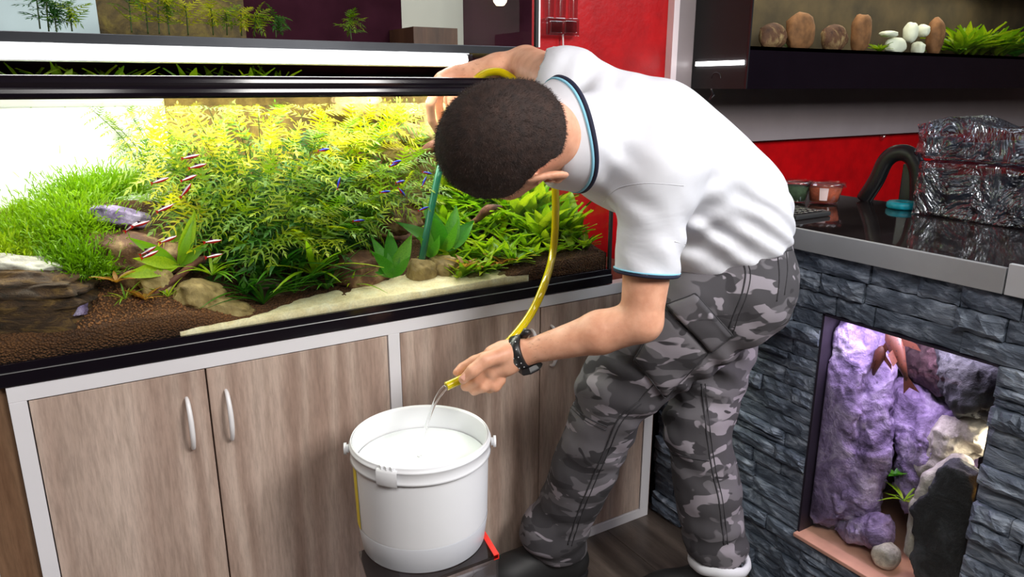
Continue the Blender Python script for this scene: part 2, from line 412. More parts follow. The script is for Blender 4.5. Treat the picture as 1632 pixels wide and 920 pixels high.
# ------------------------------------------------------------------ SDF modelling
class Field:
    def __init__(s, lo, hi, h):
        s.lo = np.array(lo, float); s.h = h; s.n = np.ceil((np.array(hi) - s.lo) / h).astype(int) + 1
        s.d = np.full(s.n, .05, np.float32)
    def sub(s, a, b, m):
        i0 = np.clip(np.floor((np.minimum(a, b) - m - s.lo) / s.h).astype(int), 0, s.n)
        i1 = np.clip(np.ceil((np.maximum(a, b) + m - s.lo) / s.h).astype(int) + 1, 0, s.n)
        sl = tuple(slice(x, y) for x, y in zip(i0, i1))
        g = np.stack(np.meshgrid(*[s.lo[k] + s.h * np.arange(i0[k], i1[k]) for k in range(3)], indexing='ij'), -1).astype(np.float32)
        return sl, g
    def comb(s, sl, d, k, mode):
        f = s.d[sl]
        if mode == 'sub':
            d = -d; h_ = np.clip(.5 - .5 * (f - d) / max(k, 1e-6), 0, 1); s.d[sl] = f * (1 - h_) + d * h_ + k * h_ * (1 - h_)
        else:
            h_ = np.clip(.5 + .5 * (f - d) / max(k, 1e-6), 0, 1); s.d[sl] = f * (1 - h_) + d * h_ - k * h_ * (1 - h_)
    def cap(s, A, B, ra, rb, k=.01, side=None, wf=1., mode='add', wfb=None):
        """tapered capsule; widened by wf along the direction side"""
        A = np.array(A, float); B = np.array(B, float); wfb = wf if wfb is None else wfb
        sl, g = s.sub(A, B, max(ra, rb) * max(wf, wfb, 1) + k + 3 * s.h)
        if g.size == 0: return
        ab = B - A; L = ab @ ab; o = g - A.astype(np.float32)
        t_ = np.clip((o @ ab.astype(np.float32)) / max(L, 1e-9), 0, 1); o = o - t_[..., None] * ab.astype(np.float32)
        r = ra + (rb - ra) * t_
        if side is not None:
            sd = np.array(side, float); sd /= np.linalg.norm(sd); c = o @ sd.astype(np.float32); w = wf + (wfb - wf) * t_
            rest = np.maximum((o * o).sum(-1) - c * c, 0); q = np.sqrt(rest + (c / w) ** 2)
        else: q = np.sqrt((o * o).sum(-1))
        s.comb(sl, q - r, k, mode)
    def ell(s, C, ax, rad, k=.01, mode='add'):
        """ellipsoid with axes rows ax and radii rad"""
        C = np.array(C, float); R_ = max(rad); sl, g = s.sub(C, C, R_ + k + 3 * s.h)
        if g.size == 0: return
        o = g - C.astype(np.float32); A_ = np.array(ax, np.float32); q = o @ A_.T / np.array(rad, np.float32)
        k0 = np.sqrt((q * q).sum(-1)) + 1e-6; q2 = q / np.array(rad, np.float32); k1 = np.sqrt((q2 * q2).sum(-1)) + 1e-6
        s.comb(sl, k0 * (k0 - 1) / k1, k, mode)
    def chain(s, pts, rad, k=.008, kk=None, **kw):
        for i in range(len(pts) - 1): s.cap(pts[i], pts[i + 1], rad[i], rad[i + 1], k if i == 0 else (kk or k * .4), **kw)
    def grid(s, mask):
        idx = np.argwhere(mask); return idx, s.lo + idx * s.h
    def displace(s, fn, band=.03):
        idx, p = s.grid(np.abs(s.d) < band); s.d[tuple(idx.T)] += fn(p).astype(np.float32)
    def cut(s, P, N):
        """remove what lies beyond the plane through P with outward normal N"""
        N = np.array(N, float); N /= np.linalg.norm(N)
        ax = [s.lo[k] + s.h * np.arange(s.n[k]) for k in range(3)]
        pl = (ax[0][:, None, None] - P[0]) * N[0] + (ax[1][None, :, None] - P[1]) * N[1] + (ax[2][None, None, :] - P[2]) * N[2]
        s.d = np.maximum(s.d, pl.astype(np.float32))
    def mesh(s, mat, relax=1):
        d = s.d; S = d < 0; nx, ny, nz = d.shape
        cnt = np.zeros((nx - 1, ny - 1, nz - 1), np.int8)
        for a in (0, 1):
            for b in (0, 1):
                for c in (0, 1): cnt += S[a:nx - 1 + a, b:ny - 1 + b, c:nz - 1 + c]
        act = np.argwhere((cnt > 0) & (cnt < 8)); idm = np.full(cnt.shape, -1, np.int32); idm[tuple(act.T)] = np.arange(len(act))
        cor = [(a, b, c) for a in (0, 1) for b in (0, 1) for c in (0, 1)]
        val = np.stack([d[act[:, 0] + a, act[:, 1] + b, act[:, 2] + c] for a, b, c in cor], 1)
        acc = np.zeros((len(act), 3)); num = np.zeros(len(act))
        for i in range(8):
            for j in range(i + 1, 8):
                if sum(abs(x - y) for x, y in zip(cor[i], cor[j])) != 1: continue
                a_, b_ = val[:, i], val[:, j]; m = (a_ < 0) != (b_ < 0); t_ = np.where(m, a_ / np.where(m, a_ - b_, 1), 0)
                p = np.array(cor[i])[None] + t_[:, None] * (np.array(cor[j]) - np.array(cor[i]))[None]
                acc += p * m[:, None]; num += m
        V = s.lo + (act + acc / num[:, None]) * s.h; F = []
        for ax in range(3):
            o1, o2 = [(1, 2), (2, 0), (0, 1)][ax]
            a_ = S.take(range(0, S.shape[ax] - 1), ax); b_ = S.take(range(1, S.shape[ax]), ax)
            e = np.argwhere(a_ != b_); e = e[(e[:, o1] > 0) & (e[:, o2] > 0) & (e[:, o1] < S.shape[o1] - 1) & (e[:, o2] < S.shape[o2] - 1)]
            def cid(d1, d2):
                q = e.copy(); q[:, o1] -= d1; q[:, o2] -= d2; return idm[tuple(q.T)]
            q = np.stack([cid(1, 1), cid(0, 1), cid(0, 0), cid(1, 0)], 1)
            fl = ~S[tuple(e.T)]; q[fl] = q[fl][:, ::-1]; F.append(q)
        F = np.concatenate(F); F = F[(F >= 0).all(1)]
        for _ in range(relax):
            acc = np.zeros_like(V); num = np.zeros(len(V))
            for i in range(4):
                for j in ((i + 1) % 4, (i + 3) % 4):
                    np.add.at(acc, F[:, i], V[F[:, j]]); np.add.at(num, F[:, i], 1)
            V = V * .5 + .5 * acc / np.maximum(num, 1)[:, None]
        s.V, s.F = V, F
        me = bpy.data.meshes.new('m'); me.vertices.add(len(V)); me.vertices.foreach_set('co', V.astype(np.float32).ravel())
        me.loops.add(len(F) * 4); me.loops.foreach_set('vertex_index', F.astype(np.int32).ravel())
        me.polygons.add(len(F)); me.polygons.foreach_set('loop_start', np.arange(len(F), dtype=np.int32) * 4)
        me.polygons.foreach_set('loop_total', np.full(len(F), 4, np.int32)); me.update(calc_edges=True); me.validate()
        me.polygons.foreach_set('use_smooth', [True] * len(me.polygons)); me.materials.append(MATS[mat]); return me

# ================================================================== the setting
floor = struct(box('floor', (-3.4, -4.2, -.12), (3.6, .72, -.012), 'black_matte'))
k = 0
for ix in range(11):
    x0 = -1.9 + ix * .19; y = .6 - random.random() * .5
    yy = .6
    while yy > -1.6:
        ln = .5 + random.random() * .5 if yy < .6 else .3 + random.random() * .5
        box('plank', (x0 + .001, yy - ln + .001, -.012), (x0 + .189, yy - .001, 0), 'floor_wood', floor, .0008); yy -= ln
struct(box('wall_back', (-3.4, .62, 0), (3.6, .72, 2.7), 'red_wall'))
struct(box('wall_left', (-3.5, -4.2, 0), (-3.4, .72, 2.7), 'plaster'))
struct(box('wall_right', (3.6, -4.2, 0), (3.7, .72, 2.7), 'shop_wall'))
struct(box('wall_front', (-3.4, -4.3, 0), (3.6, -4.2, 2.7), 'shop_wall'))
struct(box('ceiling', (-3.5, -4.3, 2.7), (3.7, .72, 2.8), 'plaster'))
pan = box('wall_panel', (.538, .592, 1.035), (3.5, .62, 2.69), 'grey_panel'); tag(pan, 'flat grey panel on the red wall behind the hanging black aquarium', 'wall panel')
e_ = box('panel_edge', (.512, .588, 1.035), (.538, .6195, 2.69), 'panel_edge', pan); e_['label'] = 'white edging strip'

# ================================================================== base cabinet
cab = thing('base_cabinet', (-.8, .25, 0), 'wood-grain base cabinet with white frame under the planted aquarium', 'cabinet')
box('carcass', (-1.532, .022, .0), (-.01, .58, .744), 'dark_wood', cab)
box('top_rail', (-1.535, -.002, .718), (-.034, .03, .747), 'white_lam', cab, .001)
box('bottom_rail', (-1.535, -.002, .0), (-.034, .03, .028), 'white_lam', cab, .001)
for a, b in ((-1.535, -1.508), (-.834, -.807), (-.066, -.034)):
    box('stile', (a, -.002, .028), (b, .03, .718), 'white_lam', cab, .001)
for a, b, hxx in ((-1.506, -1.2155, -1.254), (-1.2125, -.836, -1.181), (-.805, -.4295, -.455), (-.4265, -.068, -.395)):
    d = box('door', (a, .001, .031), (b, .02, .7155), 'laminate', cab, .0012)
    p = [(hxx, .002, .663), (hxx, -.012, .658), (hxx, -.024, .635), (hxx, -.027, .61), (hxx, -.024, .585), (hxx, -.012, .562), (hxx, .002, .556)]
    h = tube_obj('handle', catmull(p, 5), [.0035, .0045, .0052, .0052, .0045, .0035], 'handle_white', d, 10); h['label'] = 'white bow handle'
wood('panel_brown', hx(104, 76, 56), hx(134, 102, 78), hx(150, 120, 94), .3)
side = thing('side_panel', (-1.58, .02, 0), 'narrow brown wooden panel standing left of the base cabinet', 'panel')
box('board', (-1.95, .012, 0), (-1.5365, .05, .745), 'panel_brown', side, .002)
box('edge_trim', (-1.606, .006, .0), (-1.598, .0118, .60), 'acrylic_light', side, .001)

# ================================================================== main aquarium
def sheet_y(xs, zs, y1, mat):
    X, Z = np.meshgrid(xs, zs, indexing='ij'); n = len(zs); D = .008 + .012 * np.clip(ridged(np.stack([X * 6, X * 0, Z * 8], -1), 4), 0, 1); Y = y1 - D
    V = [(X[i, j], Y[i, j], Z[i, j]) for i in range(len(xs)) for j in range(n)]; F = [(i * n + j, i * n + j + 1, (i + 1) * n + j + 1, (i + 1) * n + j) for i in range(len(xs) - 1) for j in range(n - 1)]
    k0 = len(V); V += [(xs[0], y1, zs[0]), (xs[-1], y1, zs[0]), (xs[-1], y1, zs[-1]), (xs[0], y1, zs[-1])]; F.append((k0, k0 + 3, k0 + 2, k0 + 1)); return mesh(V, F, mat)
TX0, TX1, TY1 = -1.56, -.213, .52
tank = thing('planted_aquarium', (-.9, .26, .748), 'large planted aquarium with glossy black rim on the base cabinet', 'aquarium')
pl = box('plinth', (TX0, -.006, .749), (TX1 + .006, TY1, .774), 'black_gloss', tank, .002)
V, F = tube([(TX0, -.0065, .774), (TX1, -.0065, .774)], .0012, 6); put('plinth_bead', mesh(V, F, 'silver'), tank)
boxes('base_frame', [((TX0, -.003, .774), (TX1 + .004, .006, .789)), ((TX0, TY1 - .01, .774), (TX1, TY1, .789)), ((TX0, .006, .774), (TX0 + .01, TY1 - .01, .789)), ((TX1 - .006, .006, .774), (TX1 + .004, TY1 - .01, .789))], 'black_gloss', tank, .001)
box('bottom_pane', (TX0 + .01, .006, .774), (TX1 - .006, TY1 - .01, .778), 'black_matte', tank)
box('front_pane', (TX0, 0, .789), (TX1, .006, 1.24), 'glass', tank)
box('side_pane', (TX1 - .006, .0065, .779), (TX1, TY1 - .006, 1.24), 'glass', tank)
box('side_pane', (TX0, .0065, .789), (TX0 + .006, TY1 - .006, 1.24), 'glass', tank)
box('corner_seal', (TX1 - .004, -.001, .775), (TX1 + .004, .0065, 1.235), 'black_matte', tank)
b = box('back_panel', (TX0, TY1 - .006, .789), (-1.17, TY1, 1.2285), 'tank_backdrop', tank); b['label'] = 'white back panel'
rock('backdrop_rock', hx(70, 52, 22), hx(130, 104, 48), hx(170, 144, 76), 9, 1, .8, .01)
b = put('back_panel', sheet_y(np.linspace(-1.17, TX1 - .007, 90), np.linspace(.779, 1.2285, 40), TY1, 'backdrop_rock'), tank); b['label'] = 'uneven tan rock backdrop'
# rim: extruded profile with two rounded lobes
def rim(y, sgn):
    pr = [(0, 1.2285), (-.009, 1.2285), (-.013, 1.232), (-.0145, 1.238), (-.013, 1.244), (-.0095, 1.2475), (-.0105, 1.2505), (-.0125, 1.255), (-.0115, 1.261), (-.006, 1.266), (.004, 1.267), (.016, 1.266), (.019, 1.262), (.019, 1.2285)]
    V = []; F = []
    for xx in (TX0 - .01, TX1 + .012):
        for a, z in pr: V.append((xx, y + sgn * a, z))
    n = len(pr)
    for i in range(n): F.append((i, (i + 1) % n, n + (i + 1) % n, n + i))
    F.append(tuple(range(n))); F.append(tuple(range(2 * n - 1, n - 1, -1))); return V, F
V, F = rim(0, 1); V2, F2 = rim(TY1, -1)
put('rim', mesh(V + V2, F + [tuple(i + len(V) for i in f) for f in F2], 'black_gloss', False), tank)
for a, b in ((TX0 - .01, TX0 + .015), (TX1 - .013, TX1 + .012)): box('rim_side', (a, .019, 1.2285), (b, TY1 - .019, 1.266), 'black_gloss', tank, .002)
wt = box('aquarium_water', (TX0 + .0065, .0067, .80), (TX1 - .0065, TY1 - .0065, 1.215), 'water'); tag(wt, 'clear water filling the planted aquarium', 'water')

# ground of the aquarium
def ground(x, y):
    h = .799 + .13 * np.clip(y / .5, 0, 1) ** 1.1
    l = 1 / (1 + np.exp((x + 1.17) / .03)); r = 1 / (1 + np.exp(-(x + .47) / .04))
    h = h + l * (.030 + .03 * np.clip(y / .2, 0, 1)) + r * .030
    return h + .006 * fbm(np.stack([x * 9, y * 9, x * 0 + 2.2], -1), 3)
def sheet(xs, ys, hf, z0, mat, thick=None):
    X, Y = np.meshgrid(xs, ys, indexing='ij'); Z = hf(X, Y); nx, ny = X.shape
    V = [(X[i, j], Y[i, j], Z[i, j]) for i in range(nx) for j in range(ny)]
    F = [(i * ny + j, (i + 1) * ny + j, (i + 1) * ny + j + 1, i * ny + j + 1) for i in range(nx - 1) for j in range(ny - 1)]
    ring = [i * ny for i in range(nx)] + [(nx - 1) * ny + j for j in range(1, ny)] + [i * ny + ny - 1 for i in range(nx - 2, -1, -1)] + [j for j in range(ny - 2, 0, -1)]
    b0 = len(V); V += [(V[i][0], V[i][1], z0) for i in ring]; n = len(ring)
    for i in range(n): F.append((ring[i], b0 + i, b0 + (i + 1) % n, ring[(i + 1) % n]))
    F.append(tuple(range(b0 + n - 1, b0 - 1, -1)))
    return mesh(V, F, mat)
so = put('aquarium_soil', sheet(np.linspace(-1.553, -.22, 180), np.linspace(.0072, .512, 60), ground, .779, 'soil')); tag(so, 'brown granular soil covering the bottom of the planted aquarium', 'soil', kind='stuff')
def sandh(x, y):
    e = np.minimum.reduce([(x + 1.235) / .05, (-.475 - x) / .05, (.080 + .06 * np.sin((x + .9) * 5) + .05 * np.clip((x + 1.2) / .5, 0, 1) - y) / .03]); e = np.clip(e, -1, 1)
    return .797 + .006 * e + .09 * np.clip(y / .5, 0, 1) + .002 * fbm(np.stack([x * 30, y * 30, x * 0], -1), 3) + np.clip(x + .6, 0, .2) * .05
sn = put('aquarium_sand', sheet(np.linspace(-1.25, -.46, 110), np.linspace(.0070, .15, 30), sandh, .7795, 'sand')); tag(sn, 'pale sand path along the front glass of the planted aquarium', 'sand', kind='stuff')
# loose grains at the left front
V0, F0 = ico(1); V = []; F = []
for i in range(900):
    x = random.uniform(-1.46, -1.12); y = random.uniform(.012, .12); z = float(ground(np.array(x), np.array(y))) + .001
    r = random.uniform(.0016, .0028); b0 = len(V); V += [(x + a * r, y + b_ * r, z + c * r) for a, b_, c in V0]; F += [tuple(i_ + b0 for i_ in f) for f in F0]
g_ = put('soil_grains', mesh(V, F, 'soil_grain')); tag(g_, 'loose round soil grains heaped at the left front of the aquarium', 'soil', kind='stuff')

# rocks: px, py, plane y, size (x,y,z), material, label
from mathutils import Euler
RK = [
 (192, 346, .22, (.060, .05, .022), 'rock_mauve', 'flat mauve-grey rock slab beside the green moss', .3),
 (222, 400, .16, (.105, .06, .036), 'rock_brown', 'brown rock with pale top under the mauve slab', .2),
 (248, 452, .10, (.034, .03, .036), 'rock_tan', 'upright cream rock left of the thin branch', -.2),
 (208, 440, .13, (.032, .03, .026), 'rock_brown', 'small dull brown rock left of the upright cream rock', .1),
 (318, 474, .07, (.052, .04, .036), 'rock_tan', 'tan layered rock at the left end of the sand path', .3),
 (366, 494, .045, (.050, .03, .024), 'rock_tan', 'low tan creased rock touching the front left of the sand', .4),
 (118, 492, .05, (.022, .02, .016), 'rock_mauve', 'small purple stone beside the dark log', 0),
 (578, 434, .12, (.085, .05, .05), 'rock_brown', 'rounded brown mossy boulder under the tall ferns', .1),
 (432, 462, .12, (.05, .04, .03), 'rock_dark', 'dark rock half hidden behind grassy leaves', .1),
 (638, 354, .25, (.054, .05, .034), 'rock_brown', 'dark brown block rock with flat pale top in mid water', 0),
 (672, 436, .085, (.042, .03, .036), 'rock_tan', 'mossy tan rock just behind the teal tube end', .2),
 (706, 432, .10, (.040, .04, .040), 'rock_tan', 'pale streaked rock right of the teal tube', -.3),
 (758, 446, .055, (.038, .03, .020), 'rock_tan', 'small tan rock at the right end of the sand path', .1),
 (795, 444, .04, (.032, .025, .018), 'rock_tan', 'low mossy tan rock farthest right on the sand', -.1),
 (572, 168, .42, (.075, .04, .034), 'rock_tan', 'large tan rock at the top of the back rock pile', .1),
 (640, 182, .43, (.060, .04, .030), 'rock_tan', 'tan rock right of the top rock in the back pile', -.1),
 (648, 212, .40, (.055, .04, .030), 'rock_tan', 'cream rock in the middle of the back pile', .2),
 (612, 226, .39, (.050, .04, .026), 'rock_tan', 'tan wedge rock left in the back pile', -.2),
 (632, 250, .37, (.060, .04, .028), 'rock_tan', 'cream rock low in the back pile', .15),
 (585, 262, .37, (.050, .04, .030), 'rock_brown', 'brown rock lowest in the back pile', .1),
 (690, 200, .42, (.060, .04, .07), 'rock_tan', 'tall tan rock behind the fingers in the water', .1),
 (905, 385, .2, (.045, .03, .02), 'rock_pale', 'pale pebble among the leafy plants right of the yellow hose', .1),
]
for i, (px, py, yy, sz, m, lab, rz) in enumerate(RK):
    P = on(px, py, 1, yy); o = put('rock', rock_mesh(sz, m, 4, .26, 1.5, i * 1.37 + 2, strat=.8 if i in (4, 5, 11) else .25, boxy=.45), None, Matrix.Translation(P) @ Euler((random.uniform(-.15, .15), rz, random.uniform(-.6, .6))).to_matrix().to_4x4())
    tag(o, lab, 'rock')
lg = put('log', rock_mesh((.155, .09, .078), 'log_bark', 5, .14, 1.3, 31, strat=1.3, boxy=.6), None, Matrix.Translation(on(5, 492, 1, .105)) @ Euler((0, .1, -.1)).to_matrix().to_4x4()); tag(lg, 'dark brown layered log at the left front corner of the aquarium', 'driftwood')
lg2 = put('rock', rock_mesh((.075, .05, .02), 'rock_pale', 4, .3, 2, 12), None, Matrix.Translation(on(34, 424, 1, .12)) @ Euler((0, .25, .2)).to_matrix().to_4x4()); tag(lg2, 'rough grey rock lying on top of the dark log', 'rock')
for o in (lg, lg2):                                        # both lie inside the glass
    mi = o.matrix_basis.inverted()
    for v_ in o.data.vertices:
        q = o.matrix_basis @ v_.co; q.x = max(q.x, TX0 + .009); q.y = max(q.y, .009); q.z = max(q.z, .78); v_.co = mi @ q
def branch(pts, r, lab, mat='driftwood'):
    P = catmull([on(*q[:2], 1, q[2]) for q in pts], 8); P = P + .002 * np.stack([pnoise(P * 40 + k_) for k_ in (0, 9, 18)], -1)
    V, F = tube(P, r, 9); o = put('branch', mesh(V, F, mat)); tag(o, lab, 'driftwood'); return o
branch([(203, 500, .05), (245, 470, .07), (285, 440, .09), (312, 418, .11), (328, 412, .12)], [.004, .006, .007, .008, .006], 'thin forked reddish branch in front of the upright cream rock')
branch([(668, 262, .3), (676, 244, .28), (694, 233, .26), (712, 240, .24)], [.004, .014, .017, .014], 'curved brown driftwood piece beside the fingers')
branch([(740, 362, .22), (762, 348, .2), (778, 334, .18), (800, 330, .18)], [.003, .008, .014, .004], 'pointed brown driftwood under the bent head')
branch([(600, 372, .22), (640, 380, .2), (680, 376, .2), (720, 384, .2), (750, 372, .2)], [.003, .006, .006, .007, .004], 'low red root lying behind the sword plant')
branch([(606, 345, .24), (620, 362, .22), (628, 376, .22)], [.003, .005, .004], 'short red twig on the brown block rock')

# ------------------------------------------------------------------ plants
def leaf_pinnate(seed, lobes=5, wid=.30, droop=.25):
    r = random.Random(seed); V = []; F = []
    def P(t_, s_, lift=0): return (s_, t_, -droop * t_ * t_ + lift)
    for k_ in range(lobes + 1):
        t0 = k_ / lobes; V += [P(t0, -.012), P(t0, .012)]
    for k_ in range(lobes): F.append((2 * k_, 2 * k_ + 1, 2 * k_ + 3, 2 * k_ + 2))
    for k_ in range(lobes):
        t0 = (k_ + .35) / lobes; w = wid * math.sin(math.pi * min(1, (.25 + .75 * t0))) ** .7 * r.uniform(.85, 1.1)
        for sg in (-1, 1):
            b0 = len(V); d = .16
            V += [P(t0 - .03, sg * .01), P(t0 + .05 + d * .5, sg * w * .55, .02), P(t0 + .07 + d, sg * w, -.03), P(t0 + .015 + d * .45, sg * w * .62, .0)][0:4]
            V += [P(t0 + .05, sg * .01)]
            F.append((b0, b0 + 3, b0 + 1, b0 + 4)); F.append((b0 + 3, b0 + 2, b0 + 1))
    b0 = len(V); V += [P(.97, -.02), P(1.02, -.06, .01), P(1.2, 0), P(1.02, .06, .01), P(.97, .02)]; F.append((b0, b0 + 1, b0 + 2, b0 + 3, b0 + 4))
    return V, F
def leaf_blade(wid=.16, droop=.35, n=6, fold=.05, shape=.8, wav=0):
    V = []; F = []
    for k_ in range(n + 1):
        t_ = k_ / n; w = wid * max(.03, math.sin(math.pi * t_ ** shape)) + .004; z = -droop * t_ * t_
        wv = wav * math.sin(t_ * 14)
        V += [(-w, t_, z + fold + wv), (0, t_, z), (w, t_, z + fold - wv)]
    for k_ in range(n):
        a = 3 * k_; F += [(a, a + 1, a + 4, a + 3), (a + 1, a + 2, a + 5, a + 4)]
    return V, F
LM = {}
for m in ('leaf_fern', 'leaf_fern_lit', 'leaf_deep'):
    LM[m] = [mesh(*leaf_pinnate(s_, 5, .36, dr), m) for s_, dr in ((1, .12), (2, .3), (3, .45))]
LM['crypt'] = [mesh(*leaf_blade(w, d, 5, .04, .9, .01), 'leaf_crypt') for w, d in ((.12, .2), (.15, .45), (.11, .7))]
LM['sword'] = [mesh(*leaf_blade(w, d, 9, .05, .8, .012), 'leaf_sword') for w, d in ((.17, .15), (.19, .4), (.16, .6))]
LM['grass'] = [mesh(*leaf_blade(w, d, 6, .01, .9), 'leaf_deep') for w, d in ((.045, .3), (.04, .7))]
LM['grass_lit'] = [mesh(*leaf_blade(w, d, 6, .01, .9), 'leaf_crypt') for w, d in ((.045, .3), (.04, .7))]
LM['dry'] = [mesh(*leaf_blade(.13, .4, 5, .04, .9), 'leaf_dry')]
def leaf_mw(P, d, upv, s_):
    d = Vector(d).normalized(); x = d.cross(Vector(upv))
    if x.length < .01: x = d.cross(Vector((1, 0, 0)))
    x.normalize(); z = x.cross(d)
    return Matrix(((x.x * s_, d.x * s_, z.x * s_, P[0]), (x.y * s_, d.y * s_, z.y * s_, P[1]), (x.z * s_, d.z * s_, z.z * s_, P[2]), (0, 0, 0, 1)))
def add_leaf(kind, P, d, upv, s_, parent):
    return put('leaf', random.choice(LM[kind]), parent, leaf_mw(P, d, upv, s_))
BX = (TX0 + .02, TX1 - .03, .02, TY1 - .02)
def clampd(P, d, L, zmax=1.215):
    e = np.array(P) + np.array(d) * L
    e[0] = min(max(e[0], BX[0]), BX[1]); e[1] = min(max(e[1], BX[2]), BX[3]); e[2] = min(e[2], zmax); q = e - P; n = np.linalg.norm(q); return q / (n + 1e-9), max(n, L * .35)
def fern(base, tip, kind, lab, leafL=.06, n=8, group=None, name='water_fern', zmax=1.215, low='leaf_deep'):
    base = np.array(base); tip = np.array(tip); t_ = thing(name, base, lab, 'plant', group)
    mid = (base + tip) / 2 + np.array([random.uniform(-.02, .02), random.uniform(-.02, .02), .03]); mid[0] = base[0] * .6 + tip[0] * .4
    P = catmull([base, mid, tip], 8); V, F = tube(P, [.0016, .0007], 5); put('stem', mesh(V, F, 'plant_stem'), t_)
    L = len(P) - 1; ph = random.random() * 3
    for i in range(n):
        u = .18 + .8 * i / (n - 1); x = u * L; j = min(int(x), L - 1); p = P[j] + (P[j + 1] - P[j]) * (x - j); tg = P[j + 1] - P[j]; tg /= np.linalg.norm(tg)
        a = np.cross(tg, [0, 1, 0.1]); a /= np.linalg.norm(a) + 1e-9; b_ = np.cross(tg, a)
        for sg in (-1, 1):
            an = ph + i * .5; out = (a * math.cos(an * .4) + b_ * math.sin(an) * .8) * sg; out /= np.linalg.norm(out)
            d = tg * .55 + out * .85 + np.array([0, -.15, .05]); d /= np.linalg.norm(d)
            Lf = leafL * (1.05 - .45 * u) * random.uniform(.85, 1.15); d, Lf = clampd(p, d, Lf, zmax)
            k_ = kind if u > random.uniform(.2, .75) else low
            add_leaf(k_, p, d, (0, -.45, 1), Lf, t_)
    d, Lf = clampd(P[-1], tg, leafL * .5, zmax); add_leaf(kind, P[-1], d, (0, -.5, 1), Lf, t_)
    return t_
def rosette(base, kind, lab, L, n, name='leafy_plant', group=None, spread=.8, up=.9, zmax=1.21):
    base = np.array(base, float); t_ = thing(name, base, lab, 'plant', group); a0 = random.random() * 6
    for i in range(n):
        a = a0 + i * 2.4 + random.uniform(-.3, .3); s_ = spread * random.uniform(.4, 1.1)
        d = np.array([math.cos(a) * s_, math.sin(a) * s_, up * random.uniform(.7, 1.1)]); d /= np.linalg.norm(d); d, Lf = clampd(base, d, L * random.uniform(.7, 1.15), zmax)
        add_leaf(kind, base + d * .002, d, (-d[0], -d[1], 1.2), Lf, t_)
    return t_
# the tall fern bush
tips = [(232,176,.36),(262,168,.30),(300,166,.34),(332,170,.28),(372,168,.33),(410,166,.30),(446,170,.35),(484,172,.30),(520,178,.34),(556,200,.30),(600,176,.36),(634,172,.34),(664,178,.34),
 (226,214,.30),(256,232,.24),(292,224,.22),(326,226,.26),(360,226,.20),(396,222,.24),(432,222,.20),(468,228,.24),(506,218,.2),(540,230,.25),(574,222,.26),(612,214,.28),(644,196,.3),
 (222,262,.24),(252,280,.18),(286,272,.2),(322,286,.16),(356,276,.18),(392,280,.15),(428,276,.17),(464,284,.15),(500,276,.18),(536,282,.16),(572,272,.2),(608,268,.22),(640,262,.22),(664,250,.22),
 (238,318,.18),(272,336,.14),(318,340,.13),(352,330,.14),(388,338,.11),(424,336,.12),(462,330,.11),(498,336,.12),(534,330,.13),(570,322,.15),(606,312,.16),(640,302,.17),(664,296,.17),
 (690,300,.2),(676,320,.24),(700,270,.34),(560,190,.40),(590,210,.36),(620,196,.38),(650,230,.36),(580,250,.34),(540,214,.38),(672,240,.32),(392,396,.09),(440,384,.08),(486,388,.08),(528,384,.09),(566,370,.1),(602,352,.12)]
for i, (px, py, yy) in enumerate(tips):
    tip = on(px, py, 1, yy); tip[2] = min(tip[2], 1.205)
    bpx = 425 + (px - 425) * .42; by = min(yy + .06, .40)
    b0 = on(bpx, 452, 1, .14); bx = b0[0] + (by - .14) * .3; bz = float(ground(np.array(bx), np.array(by))) - .004
    if py > 345: bz = tip[2] + .02; bx = tip[0] * .5 + b0[0] * .5; by = .16; bz = float(ground(np.array(bx), np.array(by))) + .03
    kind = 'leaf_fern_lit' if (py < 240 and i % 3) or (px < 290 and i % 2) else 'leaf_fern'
    ln = np.linalg.norm(tip - np.array([bx, by, bz]))
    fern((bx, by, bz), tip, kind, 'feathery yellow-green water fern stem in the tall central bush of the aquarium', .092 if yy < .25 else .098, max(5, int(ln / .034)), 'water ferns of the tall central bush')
for i, (px, py, yy) in enumerate([(148, 176, .47), (176, 192, .46), (206, 178, .47), (190, 236, .45)]):
    b0 = on(250 + i * 8, 330, 1, .46); fern(b0, on(px, py, 1, yy), 'dry' if 0 else 'leaf_fern', 'olive water fern leaning left against the white back panel', .045, 9, 'olive ferns at the back left', low='leaf_fern')
# grassy plants
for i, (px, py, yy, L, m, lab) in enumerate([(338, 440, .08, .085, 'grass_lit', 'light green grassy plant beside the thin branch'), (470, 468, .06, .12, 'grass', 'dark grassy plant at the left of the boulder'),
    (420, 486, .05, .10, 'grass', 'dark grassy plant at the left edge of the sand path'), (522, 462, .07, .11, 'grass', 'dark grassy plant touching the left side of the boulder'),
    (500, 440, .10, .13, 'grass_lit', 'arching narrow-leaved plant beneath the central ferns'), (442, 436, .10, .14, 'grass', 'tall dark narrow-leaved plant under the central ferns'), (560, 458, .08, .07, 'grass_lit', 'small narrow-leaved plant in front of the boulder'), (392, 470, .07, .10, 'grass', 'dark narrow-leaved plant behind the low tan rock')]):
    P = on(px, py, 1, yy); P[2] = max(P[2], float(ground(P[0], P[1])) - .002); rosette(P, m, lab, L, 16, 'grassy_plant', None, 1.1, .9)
for i, px in enumerate((40, 95, 140, 176, 205, 300, 345, 400, 440)):
    P = on(px, 118, 1, .45); P[2] = 1.222; rosette(P, 'crypt', 'pale leaf cluster rising above the water behind the rim', .085, 9, 'leafy_plant', 'leaf clusters above the water at the back', .5, 1.2, 1.30)
